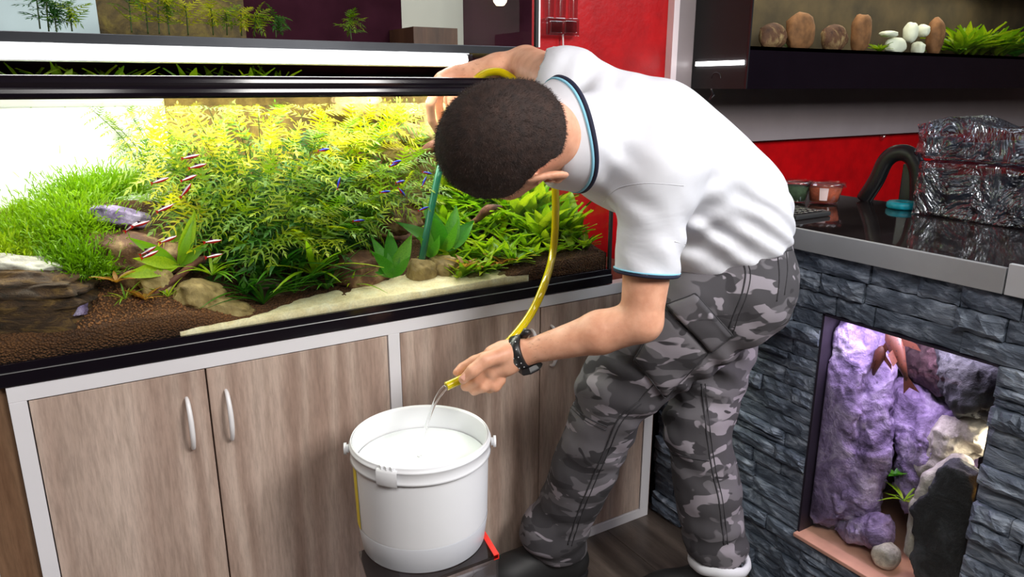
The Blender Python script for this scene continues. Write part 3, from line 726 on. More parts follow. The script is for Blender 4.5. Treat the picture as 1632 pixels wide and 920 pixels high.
# broad sword plants, leaf by leaf
def sword(base, tips_, lab, kind='sword'):
    t_ = thing('sword_plant', base, lab, 'plant')
    for q in tips_:
        p = on(*q[:2], 1, q[2]); d = p - base; L = np.linalg.norm(d); add_leaf(kind, base, d / L, (random.uniform(-.3, .3), -1.2, .5), L * 1.05, t_)
sword(on(284, 424, 1, .11), [(312, 344, .10), (220, 384, .07), (322, 396, .08), (228, 412, .05), (262, 366, .13), (300, 380, .07), (208, 436, .04), (290, 352, .14)], 'broad-leaved bright green sword plant behind the thin branch', 'crypt')
sword(on(626, 442, 1, .075), [(604, 388, .07), (622, 370, .09), (655, 378, .07), (610, 408, .04), (652, 412, .05), (600, 425, .06)], 'small dark green sword plant right of the boulder')
sword(on(706, 402, 1, .13), [(690, 330, .12), (738, 334, .13), (664, 352, .12), (700, 352, .09), (728, 372, .08), (672, 380, .1), (755, 352, .14)], 'leafy sword plant just right of the teal tube')
sword(on(686, 410, 1, .1), [(690, 372, .08), (676, 384, .08), (700, 385, .07)], 'tiny sword plant at the foot of the teal tube')
# leafy carpet on the right
for i in range(130):
    row = i % 10; yy = .050 + .046 * row; px = 700 + (i * 61 + row * 17) % 290; py = 425 - row * 13 - (px - 716) * .09 + random.uniform(-4, 4)
    P = on(px, py, 1, yy); P[0] = min(P[0], BX[1] - .01); gz = float(ground(P[0], P[1])); P[2] = gz - .003
    if P[0] < -.66: P[0] += .2; P[2] = float(ground(P[0], P[1])) - .003
    rosette(P, 'crypt', 'bright green leafy plant in the low carpet behind the yellow hose', .060 + .006 * row, 9, 'leafy_plant', 'low leafy plants at the right of the aquarium', .9, .95)
for i, (px, py) in enumerate([(740, 428), (770, 432), (800, 422), (830, 418)]):
    P = on(px, py, 1, .05); P[2] = max(P[2], float(ground(P[0], P[1]))); rosette(P, 'dry', 'small orange-brown leafy plant at the front of the carpet', .045, 8, 'leafy_plant', 'orange-brown plants at the carpet front', 1, .7)
for i, (px, py, lab) in enumerate([(200, 478, 'small ochre plant left of the thin branch foot'), (232, 486, 'small ochre plant at the thin branch foot'), (268, 474, 'small ochre plant right of the thin branch middle'), (186, 452, 'ochre plant between the moss and the brown rock')]):
    P = on(px, py, 1, .06); P[2] = max(P[2], float(ground(P[0], P[1]))); rosette(P, 'dry' if i % 2 else 'grass_lit', lab, .04, 10, 'leafy_plant', None, 1, .8)
for i in range(16):
    x = BX[1] - .012 - .035 * (i % 4); y = .12 + .095 * (i // 4) + .01 * (i % 3); rosette((x, y, float(ground(x, y)) - .003), 'crypt', 'tall bright leafy plant against the right end glass', .12 + .012 * (i // 4), 12, 'leafy_plant', 'tall leafy plants against the right end glass', .55, 1.0)
# moss clumps: fine foliage nobody could count
def moss(px, py, yy, rad, n, lab, seed):
    r = random.Random(seed); C = on(px, py, 1, yy); t_ = thing('moss_clump', C, lab, 'plant'); V = []; F = []
    for _ in range(n):
        u = np.array([r.gauss(0, 1), r.gauss(0, 1), abs(r.gauss(0, 1))]); u /= np.linalg.norm(u); p = C + u * np.array(rad) * abs(r.gauss(.55, .38))
        p[0] = min(max(p[0], BX[0] + .005), BX[1]); p[1] = min(max(p[1], .03), BX[3]); 
        d = u + np.array([r.gauss(0, .6), r.gauss(0, .6), r.gauss(.3, .5)]); d /= np.linalg.norm(d); s_ = np.cross(d, [r.gauss(0, 1), r.gauss(0, 1), r.gauss(0, 1)]); s_ /= np.linalg.norm(s_) + 1e-9
        L = r.uniform(.008, .020); w = .0009; b0 = len(V); up = np.array([0, 0, .003])
        V += [p - s_ * w, p + s_ * w, p + d * L * .6 + s_ * w * 1.2 + up, p + d * L, p + d * L * .6 - s_ * w * 1.2 + up]; F += [(b0, b0 + 1, b0 + 2, b0 + 4), (b0 + 2, b0 + 3, b0 + 4)]
    o = put('foliage', mesh(V, F, 'leaf_moss'), t_); o['kind'] = 'stuff'
    return t_
MO = [(132, 322, .32, (.08, .07, .055), 4200, 'upper tuft of feathery green moss against the white back panel'), (52, 388, .26, (.11, .07, .06), 6000, 'left tuft of feathery green moss above the dark log'),
      (120, 385, .22, (.09, .08, .08), 9000, 'dense middle mound of feathery green moss'), (128, 442, .13, (.07, .05, .065), 7500, 'front mound of feathery green moss beside the log'), (186, 312, .35, (.07, .06, .05), 3600, 'right tuft of feathery green moss near the fern bush'), (8, 418, .18, (.06, .05, .045), 3800, 'yellowish moss tuft at the far left glass'), (50, 345, .40, (.05, .04, .03), 1500, 'faint high moss tuft at the back left corner')]
for i, (px, py, yy, rd, n, lab) in enumerate(MO): moss(px, py, yy, rd, n, lab, i)

# ------------------------------------------------------------------ fish
def fish_mesh():
    V = []; F = []; prof = [(-.5, .015), (-.42, .05), (-.25, .105), (-.05, .125), (.15, .10), (.32, .055), (.40, .04)]; seg = 8
    for x, r in prof:
        for k_ in range(seg): a = 2 * math.pi * k_ / seg; V.append((x, r * .5 * math.cos(a), r * math.sin(a)))
    for i in range(len(prof) - 1):
        for k_ in range(seg): F.append((i * seg + k_, i * seg + (k_ + 1) % seg, (i + 1) * seg + (k_ + 1) % seg, (i + 1) * seg + k_))
    F.append(tuple(range(seg))[::-1]); F.append(tuple(range((len(prof) - 1) * seg, len(prof) * seg)))
    me = mesh(V, F, ['fish_red', 'fish_dark', 'fish_silver', 'fish_blue'])
    for p in me.polygons: z = p.center.z; p.material_index = 1 if z > .05 else (2 if z > .015 else 0)
    return me
FM = fish_mesh()
FM2 = FM.copy(); 
for p in FM2.polygons: p.material_index = 3 if p.center.z > -.01 else (0 if p.center.x > 0 else 1)
tailm = mesh([(.38, 0, .03), (.38, 0, -.03), (.56, .004, -.12), (.50, 0, 0), (.56, .004, .12)], [(0, 1, 2, 3, 4)], 'fish_red')
finm = mesh([(-.08, 0, .11), (.12, 0, .10), (.14, 0, .20), (.05, 0, .2)], [(0, 1, 2, 3)], 'fish_dark')
FI = [(304, 250, .06, 10), (315, 265, .05, 12), (255, 288, .06, 14), (301, 284, .07, 15), (296, 304, .05, 50), (263, 332, .05, 20), (224, 357, .05, 12), (211, 361, .06, 32), (268, 382, .04, 18), (239, 406, .04, 18), (339, 385, .05, 4), (341, 408, .05, 6), (236, 400, .07, 25), (516, 239, .08, 5), (632, 258, .10, 8), (629, 262, .12, 20), (681, 276, .10, -15), (640, 306, .08, -50), (676, 290, .12, 60), (675, 333, .10, 15), (540, 292, .08, 70), (614, 306, .10, 0), (638, 290, .09, 4), (572, 352, .08, 0)]
FL = ['topmost red tetra of the school left of the ferns', 'red tetra just below the topmost one in front of a dark fern stem', 'red tetra leftmost of the upper school, over pale fern tips', 'level red tetra third from the top of the left school', 'steeply tilted red tetra in the middle of the left school', 'red tetra alone above the broad-leaved sword plant', 'small red tetra touching the right edge of the mauve slab', 'dark-bellied tetra slanting over the mauve rock slab', 'red tetra over the base of the tallest sword leaf', 'low red tetra in front of the brown rock beneath the slab', 'red tetra right of the sword plant, upper of the two level ones', 'red tetra right of the sword plant, just above the branch tip', 'red tetra slightly above the lowest one at the brown rock', 'silver-blue tetra alone high in the middle of the fern bush', 'blue tetra high at the right, left of the driftwood', 'second blue tetra high at the right, just under its twin', 'blue tetra just left of the teal tube top', 'steep blue tetra left of the teal tube', 'upright blue tetra nearest the bent head', 'low blue tetra touching the left side of the teal tube', 'upright blue tetra among the fern leaves at mid bush', 'tiny blue tetra above the brown block rock', 'blue tetra between the block rock and the teal tube', 'lowest blue tetra in the dark beneath the ferns']
for i, (px, py, yy, ang) in enumerate(FI):
    P = on(px, py, 1, yy); right = px > 450
    t_ = thing('tetra_fish', P, FL[i], 'fish', 'blue tetras right of the ferns' if right else 'red tetras left of the ferns')
    mw = Matrix.Translation(P) @ Euler((0, -math.radians(ang), random.uniform(-.2, .3))).to_matrix().to_4x4() @ Matrix.Rotation(math.pi, 4, 'Z') @ Matrix.Scale(.033 if not right else .028, 4)
    put('body', FM2 if right else FM, t_, mw); put('tail', tailm, t_, mw); put('fin', finm, t_, mw)

# ================================================================== lamp over the aquarium and the tank above
lm = thing('tube_lamp', (-1.05, .15, 1.29), 'long white glowing lamp bar between the two aquariums', 'lamp')
box('housing', (-1.55, .147, 1.293), (-.54, .20, 1.324), 'silver_light', lm, .002)
V, F = tube([(-1.54, .140, 1.308), (-.55, .140, 1.308)], .0115, 12); put('tube', mesh(V, F, 'tube_glow'), lm)
for xx in (-1.545, -.548): box('end_cap', (xx - .006, .128, 1.2955), (xx + .006, .152, 1.3205), 'black_gloss', lm, .001)
for xx in (-1.4, -.7): box('bracket', (xx, .19, 1.320), (xx + .02, .23, 1.3265), 'silver', lm)
up_ = thing('upper_aquarium', (-1.1, .4, 1.326), 'upper aquarium above the lamp with dim plants and grey bottom frame', 'aquarium')
UX0, UX1, UY0 = -2.1, -.318, .2
box('bottom_frame', (UX0, UY0, 1.326), (UX1, .6055, 1.345), 'metal_dark', up_, .001)
box('front_pane', (UX0, UY0, 1.345), (UX1, UY0 + .006, 1.79), 'glass', up_)
box('side_pane', (UX1 - .006, UY0 + .0065, 1.345), (UX1, .600, 1.79), 'glass', up_)
box('corner_seal', (UX1 - .002, UY0 - .002, 1.345), (UX1 + .006, UY0 + .008, 1.79), 'black_matte', up_)
box('edge_strip', (UX1 + .006, UY0 - .002, 1.345), (UX1 + .011, UY0 + .01, 1.79), 'panel_edge', up_)
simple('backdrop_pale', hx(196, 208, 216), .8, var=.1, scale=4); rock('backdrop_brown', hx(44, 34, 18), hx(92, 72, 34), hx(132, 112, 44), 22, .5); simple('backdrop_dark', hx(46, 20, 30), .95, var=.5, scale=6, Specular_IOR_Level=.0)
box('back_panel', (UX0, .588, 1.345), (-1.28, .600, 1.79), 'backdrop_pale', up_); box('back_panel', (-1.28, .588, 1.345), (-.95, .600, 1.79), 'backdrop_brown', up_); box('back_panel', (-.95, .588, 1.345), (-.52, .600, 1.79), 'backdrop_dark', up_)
box('lid', (UX0, UY0, 1.79), (UX1, .6055, 1.81), 'black_matte', up_)
box('back_panel', (-.52, .588, 1.345), (UX1 - .006, .600, 1.79), 'acrylic_light', up_)  # beige panel added in place of a pale room reflection in the glass
bx_ = box('brown_reflection', (-.56, .42, 1.3455), (-.43, .585, 1.4), 'dark_wood'); tag(bx_, 'added dim brown block for the room reflection at the right of the upper aquarium', 'box')  # solid block added for the brown room reflection in the front glass
o = lathe([(0, 0), (.012, 0), (.02, .01), (.022, .02), (.018, .03), (0, .034)], 16, 'lamp_reflection_glow', (0, 0, 0)); P = on(797, 2, 1, .57); o = put('lamp_reflection', o, None, Matrix.Translation(P + np.array([0, 0, -.012]))); tag(o, 'small glowing shape added as a lamp reflection at the top edge above the bent arm', 'lamp')  # glowing piece added for a lamp mirrored in the tank glass
U = [(64, 46, -2, 'leaf_deep'), (78, 50, 12, 'leaf_deep'), (90, 50, 24, 'leaf_deep'), (115, 50, 22, 'leaf_fern'), (210, 52, -6, 'leaf_fern'), (236, 54, -10, 'leaf_fern_lit'), (254, 54, -2, 'leaf_fern_lit'), (300, 56, 14, 'leaf_fern_lit'), (340, 56, 20, 'leaf_fern_lit'), (362, 56, 26, 'leaf_fern'), (385, 57, 26, 'leaf_fern_lit'), (405, 58, 34, 'leaf_fern'), (270, 55, 6, 'leaf_fern'), (440, 60, 36, 'leaf_deep'), (560, 64, 34, 'leaf_fern')]
for px, pb, pt, kd in U:
    a = on(px, pb, 1, .36); a[2] = max(a[2], 1.347); b_ = on(px + random.uniform(-8, 8), pt, 1, .36)
    fern(a, b_, kd, 'blurred fern sprig on the floor of the upper aquarium', .045, 8, 'fern sprigs in the upper aquarium', zmax=1.7, low=kd)
wp_ = box('wall_panel', (-3.0, .606, .75), (-.07, .6195, 2.2), 'backdrop_dark'); tag(wp_, 'dark plum panel on the wall behind the two stacked aquariums', 'wall panel')
# acrylic holder on the red wall
hd = thing('acrylic_holder', on(897, 40, 1, .61), 'clear acrylic clip with white cord on the red wall above the white shoulder', 'holder')
def wbox(name, x0, y0, x1, y1, ya, yb, mat, parent, bev=.001):
    A = on(x0, y1, 1, ya); B = on(x1, y0, 1, ya); return box(name, (A[0], ya, A[2]), (B[0], yb, B[2]), mat, parent, bev)
wbox('block', 871, 30, 924, 56, .585, .619, 'clear_acrylic', hd, .004); wbox('block', 878, 34, 897, 52, .580, .588, 'clear_acrylic', hd, .002); wbox('block', 901, 34, 920, 52, .580, .588, 'clear_acrylic', hd, .002)
for a, b_ in ((874, 884), (892, 903), (913, 922)): wbox('prong', a, -20, b_, 30, .59, .612, 'clear_acrylic', hd, .003)
V, F = tube([on(897, 55, 1, .60), on(898, 90, 1, .60), on(899, 130, 1, .60)], .003, 8); put('cord', mesh(V, F, 'label_pink'), hd)

# ================================================================== hanging aquarium on the right
ha = thing('hanging_aquarium', (1.6, .47, 1.24), 'long black aquarium hanging on the grey panel at upper right', 'aquarium')
HX0, HX1, HY0, HY1 = .618, 3.0, .335, .590
boxes('base', [((HX0 + .004, HY0, 1.2395), (HX1, HY1, 1.25)), ((HX0 + .004, HY0, 1.25), (HX1, HY0 + .01, 1.378)), ((HX0 + .004, HY1 - .01, 1.25), (HX1, HY1, 1.378)), ((HX0 + .004, HY0, 1.366), (HX1, HY1, 1.378))], 'black_gloss', ha)
box('front_pane', (HX0 + .004, HY0, 1.378), (HX1, HY0 + .005, 1.70), 'glass', ha)
box('side_panel', (HX0, HY0 + .003, 1.2395), (HX0 + .004, HY1, 1.72), 'black_matte', ha)
box('corner_trim', (HX0 - .001, HY0 - .003, 1.2395), (HX0 + .005, HY0 + .003, 1.72), 'metal_dark', ha)
box('lid', (HX0 + .004, HY0, 1.70), (HX1, HY1, 1.72), 'black_matte', ha)
simple('backdrop_olive', hx(70, 56, 34), .8, var=.6, scale=5)
box('back_panel', (HX0 + .004, HY1 - .008, 1.378), (HX1, HY1 - .002, 1.70), 'backdrop_olive', ha)
s1 = box('tube_reflection', (HX0 - .006, HY0 + .012, 1.318), (HX0, HY1 - .02, 1.333), 'tube_reflection_glow', ha, .001); s1['label'] = 'white tube reflection on the end panel, added as a glowing strip'  # emissive strip added for the tube mirrored in the glass end
V, F = tube(catmull([(HX0 - .001, .47 + .022 * math.cos(a), 1.275 + .02 * math.sin(a)) for a in np.linspace(0, math.pi, 7)], 4), .0012, 5); put('cable_loop', mesh(V, F, 'metal_dark'), ha)
V, F = tube(catmull([on(1133, 142, 1, .4), on(1136, 150, 1, .4), on(1131, 158, 1, .42), on(1138, 152, 1, .42)], 4), .003, 6); put('cable', mesh(V, F, 'black_rubber'), ha)
def hrock(px, py, w, h_, mat, lab, cat='rock', seed=0, name='rock', lift=0):
    P = on(px, py, 1, .45); s_ = 2.55 / FPX; o = put(name, rock_mesh((w * s_ / 2, .03, h_ * s_ / 2), mat, 3, .2, 1.6, seed), None, Matrix.Translation((P[0], .45, 1.376 + h_ * s_ / 2 * .95 + (lift * s_)))); tag(o, lab, cat)
simple('rock_orange', hx(132, 88, 54), .8, var=.4, scale=30); simple('pebble_white', hx(240, 240, 220), .6, var=.05); 
for i, (px, py, w, h_, m, lab, lf) in enumerate([(1275, 48, 70, 64, 'rock_orange', 'dim orange rock at the left end of the hanging aquarium', 0), (1330, 55, 66, 48, 'rock_brown', 'brown rock second from left in the hanging aquarium', 0), (1372, 50, 44, 72, 'rock_orange', 'tall orange rock third from left in the hanging aquarium', 0), (1492, 50, 44, 74, 'rock_orange', 'orange-brown rock between white pebbles and bright plant', 0),
    (1428, 62, 54, 32, 'pebble_white', 'large white pebble lowest in the hanging aquarium pile', 0), (1452, 46, 26, 40, 'pebble_white', 'upright white pebble standing on the pebble pile', 22), (1472, 38, 24, 24, 'pebble_white', 'round white pebble at the top of the pile', 34), (1466, 56, 22, 26, 'pebble_white', 'small white pebble at the right foot of the pile', 0), (1418, 44, 42, 12, 'pebble_white', 'flat white pebble at the left of the pile', 30), (1232, 50, 60, 44, 'rock_brown', 'dark brown rock in the left corner of the hanging aquarium', 0)]):
    hrock(px, py, w, h_, m, lab, 'rock', i + 40, 'pebble' if 'pebble' in m else 'rock', lf)
BXS = BX
BX = (.65, 2.9, .36, .57)
for i, (px, L, kd) in enumerate([(1530, .13, 'crypt'), (1552, .16, 'crypt'), (1575, .15, 'crypt'), (1600, .14, 'crypt'), (1402, .05, 'crypt'), (1260, .05, 'grass'), (1540, .15, 'crypt'), (1565, .17, 'crypt'), (1620, .11, 'sword'), (1590, .16, 'crypt')]):
    P = on(px, 76, 1, .42 + .03 * (i % 3)); P[2] = 1.379; rosette(P, kd, 'bright yellow-green bushy plant in the hanging aquarium', L, 26, 'bushy_plant', 'bushy plants in the hanging aquarium', .9, 1.0, 1.69)
BX = BXS
# suction cup on the wall
P = on(1411, 218, 1, .60); sc = put('suction_cup', lathe([(0, -.012), (.006, -.012), (.006, -.004), (.014, -.003), (.022, .006), (0, .008)], 20, 'clear_plastic'), None, Matrix.Translation((P[0], .611, P[2])) @ Matrix.Rotation(-math.pi / 2, 4, 'X')); tag(sc, 'round clear suction cup stuck on the red wall', 'suction cup')

# ================================================================== stone counter
ct = thing('stone_counter', (.27, -.7, 0), 'counter base clad in dark grey split-face ledge stones', 'counter')
OY0, OY1, OZ0, OZ1 = -.852, -.487, .205, .762
boxes('core', [((.018, OY1, 0), (.53, .20, .895)), ((.018, -1.7, 0), (.53, OY0, .895)), ((.018, OY0, 0), (.53, OY1, OZ0)), ((.018, OY0, OZ1), (.53, OY1, .895)), ((.44, OY0, OZ0), (.53, OY1, OZ1))], 'stone_backing', ct)
def stone_var(seed):
    r = np.random.default_rng(seed); nx, nz = 7, 4; V = []; F = []
    for i in range(nx + 1):
        for j in range(nz + 1):
            y = i / nx; z = j / nz; e = min(i, nx - i) == 0 or min(j, nz - j) == 0
            x = -(.55 + .45 * ridged(np.array([y * 2.2 + seed * 3.1, z * 1.2, seed * 1.7]), 3)) 
            jy = r.uniform(-.04, .04) if not e else 0; jz = r.uniform(-.08, .08) if not e else 0
            edge_z = .035 * math.sin(i * 1.9 + seed) * (1 if j in (0, nz) else 0)
            V.append((x * (.72 if e else 1), y + jy, z + jz + edge_z))
    n = nz + 1
    for i in range(nx):
        for j in range(nz): F.append((i * n + j, i * n + j + 1, (i + 1) * n + j + 1, (i + 1) * n + j))
    ring = [i * n for i in range(nx + 1)] + [nx * n + j for j in range(1, n)] + [i * n + nz for i in range(nx - 1, -1, -1)] + [j for j in range(nz - 1, 0, -1)]
    b0 = len(V); V += [(0, V[i][1], V[i][2]) for i in ring]
    for i in range(len(ring)): F.append((ring[i], ring[(i + 1) % len(ring)], b0 + (i + 1) % len(ring), b0 + i))
    return mesh(V, F, 'ledge_stone', False)
SV = [stone_var(i) for i in range(14)]
rows = [(.0 + .041 * i, .041) for i in range(5)] + [(.205 + i * .0398, .0398) for i in range(14)] + [(.762 + i * .0443, .0443) for i in range(3)]
rs = random.Random(11)
def stone(y0, y1, z0, h_):
    d = rs.uniform(.010, .036)
    mw = Matrix.Translation((.018, y0 + .0012, z0 + .0012)) @ Matrix.Diagonal((d, y1 - y0 - .0024, h_ - .0024, 1))
    put('stone', rs.choice(SV), ct, mw)
for z0, h_ in rows:
    inop = OZ0 - .01 < z0 < OZ1 - .01
    for a, b_ in (((-1.62, OY0), (OY1, .02)) if inop else ((-1.62, .02),)):
        y = b_
        while y > a + .002:
            L = rs.uniform(.07, .19)
            if y - a < L + .06: L = y - a if y - a < .21 else (y - a) / 2
            if rs.random() < .10 and L > .09:
                hh_ = h_ * rs.uniform(.4, .6); stone(y - L, y, z0, hh_); stone(y - L, y, z0 + hh_, h_ - hh_)
            else: stone(y - L, y, z0, h_)
            y -= L
# worktop
for y0, y1, m, lab, seam in ((-.8435, .2, 'silver', 'glossy black counter top with wide brushed silver edge', 0), (-1.7, -.8465, 'silver_light', 'second counter slab with brighter silver edge at the right border', 1)):
    wk = thing('counter_top', (.27, (y0 + y1) / 2, .896), lab, 'counter top')
    box('slab', (-.005, y0, .898), (.537, y1, .941), 'counter_black', wk)
    box('edge_band', (-.016, y0, .896), (-.005, y1, .943 if not seam else .952), m, wk, .0012)

Qx = lambda px, py, x: on(px, py, 0, x)
# ================================================================== rock aquarium inside the counter
ra = thing('rock_aquarium', (.22, -.68, .2), 'small purple-lit rock aquarium set into the stone counter', 'aquarium')
box('front_pane', (.0195, OY0 + .001, OZ0 + .001), (.0245, OY1 - .001, OZ1 - .001), 'glass', ra)
emis('amber_edge_glow', (1, .45, .08, 1), 2.5)
simple('jamb', hx(34, 28, 40), .4)
boxes('jamb', [((.0, OY1 - .006, OZ0), (.43, OY1 - .0005, OZ1)), ((.0195, OY0 + .0005, OZ0), (.43, OY0 + .005, OZ1)), ((.0, OY0, OZ1 - .004), (.43, OY1, OZ1 - .0005)), ((.415, OY0 + .001, OZ0), (.43, OY1 - .001, OZ1))], 'jamb', ra)
simple('ledge_pink', hx(214, 160, 140), .5, var=.15, scale=12)
lo_ = box('sill', (-.014, OY0, OZ0 - .004), (.43, OY1, OZ0 + .006), 'ledge_pink', ra, .002); lo_['label'] = 'pale pink sill'
area('rock_aquarium_top', (.10, -.66, .752), (.12, -.68, 0), .12, .3, 1.5, (.84, .70, 1))
area('rock_aquarium_glow', (.10, -.655, .75), (.05, -.53, .4), .05, .1, .5, (.92, .75, 1))
rock('rock_umber', hx(30, 18, 22), hx(62, 40, 44), hx(104, 74, 82), 18, 1)
area('rock_aquarium_side', (.15, -.828, .545), (.14, -.70, .47), .05, .05, .5, (1, .86, .66))
def crag(pts, mat, lab, seed, sub=5, name='rock', h=.0045, rot=0, rid=.03):
    lo = np.min([np.array(p[0]) - p[1] * 1.6 for p in pts], 0) - .01; hi = np.max([np.array(p[0]) + p[1] * 1.6 for p in pts], 0) + .01
    lo[0] = max(lo[0], .026); f = Field(lo, hi, h)
    for i in range(len(pts) - 1): f.cap(pts[i][0], pts[i + 1][0], pts[i][1], pts[i + 1][1], .01)
    if len(pts) == 1: f.ell(pts[0][0], np.eye(3), [pts[0][1]] * 3)
    f.displace(lambda p: -rid * ridged(p * np.array([15, 15, 8]) + seed, 5) + .35 * rid * fbm(p * 45 + seed, 2) + rid * .4, .04)
    f.cut((.028, 0, 0), (-1, 0, 0)); f.cut((0, OY1 - .008, 0), (0, 1, 0)); f.cut((0, OY0 + .007, 0), (0, -1, 0)); f.cut((0, 0, OZ0 + .007), (0, 0, -1)); f.cut((0, 0, OZ1 - .006), (0, 0, 1)); f.cut((.41, 0, 0), (1, 0, 0))
    o = put(name, f.mesh(mat, 0)); tag(o, lab, 'rock'); return o
Q = lambda px, py, x: on(px, py, 0, x)
crag([(Q(1350, 540, .09), .05), (Q(1345, 640, .08), .055), (Q(1335, 720, .08), .055), (Q(1322, 800, .07), .05)], 'rock_mauve', 'tall cracked mauve rock column at the left of the rock aquarium', 3)
crag([(Q(1402, 545, .16), .03), (Q(1385, 640, .11), .035), (Q(1385, 720, .10), .04), (Q(1365, 800, .09), .04)], 'rock_mauve', 'slender mauve rock leaning against the tall column', 8)
crag([(Q(1480, 560, .27), .07), (Q(1540, 590, .24), .06)], 'rock_umber', 'dark brown rock face behind the spotted fish', 13)
crag([(Q(1440, 640, .22), .05), (Q(1490, 700, .20), .07), (Q(1490, 780, .19), .07)], 'rock_mauve', 'broad sloping mauve rock at the back of the rock aquarium', 12)
crag([(Q(1560, 620, .16), .06), (Q(1545, 560, .2), .05)], 'rock_slate', 'dark rock at the upper right corner of the rock aquarium', 16)
crag([(Q(1395, 850, .07), .035), (Q(1350, 840, .07), .02)], 'rock_mauve', 'low purple-grey boulder at the foot of the columns', 20)
crag([(Q(1412, 885, .05), .028)], 'rock_pale', 'smooth beige stone on the pink sill', 25, rid=.008)
crag([(Q(1530, 770, .05), .035), (Q(1510, 830, .045), .055), (Q(1500, 900, .045), .06)], 'rock_slate', 'black slate boulder at the lower right of the rock aquarium', 30, rid=.024)
crag([(Q(1530, 740, .09), .02), (Q(1485, 765, .075), .016), (Q(1462, 810, .06), .012), (Q(1455, 880, .05), .014)], 'rock_pale', 'pale frilled stone edge curling round the black boulder', 36, h=.003, rid=.008)
crag([(Q(1552, 690, .16), .035), (Q(1525, 700, .16), .040), (Q(1490, 745, .15), .03)], 'rock_pale', 'white lit stone behind the black slate boulder', 40, rid=.024)
o = box('lit_glass_edge', (.03, OY0 + .0055, .47), (.036, OY0 + .0085, .60), 'amber_edge_glow', ra); o['label'] = 'thin amber glass edge with its lit look made emissive'  # edge of orange glass; the light on it is put in as emission
BXS = BX; BX = (.03, .4, OY0 + .01, OY1 - .01)
P = Q(1440, 800, .09); rosette(P, 'grass_lit', 'small green grassy plant between the mauve rocks', .05, 14, 'grassy_plant', None, 1, .9); rosette(Q(1425, 760, .11), 'sword', 'short green plant above the low purple boulder', .03, 8, 'leafy_plant', None, 1, .8)
BX = BXS
def pleco(px, py, x, L, ang, lab):
    P = Q(px, py, x); t_ = thing('sucker_fish', P, lab, 'fish')
    mw = Matrix.Translation(P) @ Matrix.Rotation(math.radians(ang), 4, 'X') @ Matrix.Rotation(math.pi / 2, 4, 'Z').inverted() @ Matrix.Scale(L, 4)
    V = []; F = []; prof = [(-.5, .02, .02), (-.44, .09, .06), (-.3, .15, .1), (-.1, .14, .11), (.15, .08, .08), (.4, .035, .04)]; seg = 12
    for a_, w, h_ in prof:
        for k_ in range(seg): a = 2 * math.pi * k_ / seg; V.append((a_, h_ * math.cos(a), w * math.sin(a)))
    for i in range(len(prof) - 1):
        for k_ in range(seg): F.append((i * seg + k_, i * seg + (k_ + 1) % seg, (i + 1) * seg + (k_ + 1) % seg, (i + 1) * seg + k_))
    F.append(tuple(range(seg))[::-1]); F.append(tuple(range((len(prof) - 1) * seg, len(prof) * seg)))
    put('body', mesh(V, F, 'pleco_skin'), t_, mw)
    put('tail', mesh([(.38, 0, .04), (.38, 0, -.04), (.68, .02, -.16), (.58, 0, 0), (.7, .02, .14)], [(0, 1, 2, 3, 4)], 'pleco_skin'), t_, mw)
    for s_ in (1, -1): put('fin', mesh([(-.3, .02, .12 * s_), (-.15, .02, .12 * s_), (.02, .03, .4 * s_), (-.12, .03, .36 * s_)], [(0, 1, 2, 3)], 'pleco_skin'), t_, mw)
    put('back_fin', mesh([(-.12, -.1, 0), (.1, -.08, 0), (.16, -.3, .03), (-.06, -.32, .03)], [(0, 1, 2, 3)], 'pleco_skin'), t_, mw)
pleco(1432, 566, .10, .125, 62, 'brown spotted sucker fish clinging upright near the top of the rocks')
pleco(1398, 578, .10, .085, 100, 'smaller tan spotted sucker fish beside the mauve column')

# ================================================================== things on the counter
def tub(px, py, r, h_, food, lab, stick):
    P = on(px, py, 2, .9412); c = tuple(P); t_ = thing('plastic_tub', c, lab, 'tub')
    put('cup', lathe([(0, .001), (r * .74, .001), (r * .78, .006), (r * .95, h_), (r, h_), (r * .97, h_ - .002), (r * .76, .008), (0, .004)], 32, 'clear_plastic', c), t_)
    put('contents', lathe([(0, .005), (r * .72, .006), (r * .9, h_ * .82), (0, h_ * .86)], 28, food, c), t_)
    put('lid', lathe([(0, h_ + .003), (r * .9, h_ + .003), (r * .94, h_ + .006), (r * 1.08, h_ + .005), (r * 1.1, h_ - .005), (r * 1.06, h_ - .005), (r * 1.04, h_ + .001), (0, h_ + .0005)], 36, 'clear_plastic', c), t_)
    if stick:
        a0 = math.atan2(CAM[1] - c[1], CAM[0] - c[0]) ; me = lathe([(r * .80, .012), (r * .96, h_ - .006)], 8, 'label_pink', c, a0 - .28, a0 + .22); o = put('label', me, t_); o['label'] = 'small pale sticker'
tub(1312, 324, .048, .052, 'orange_food', 'clear lidded tub of orange food on the counter', 1)
tub(1264, 322, .042, .054, 'green_food', 'clear lidded tub of dark green food beside the white shirt', 0)
kb = thing('keypad_scale', on(1285, 345, 2, .942), 'flat black device on the counter in front of the tubs', 'device')
P = on(1278, 345, 2, .942); box('body', (P[0] - .06, P[1] - .03, .9415), (P[0] + .07, P[1] + .07, .953), 'black_matte', kb, .003)
for i in range(5):
    for j in range(3): box('key', (P[0] - .045 + .02 * i, P[1] - .02 + .02 * j, .953), (P[0] - .031 + .02 * i, P[1] - .006 + .02 * j, .9555), 'black_gloss', kb, .001)
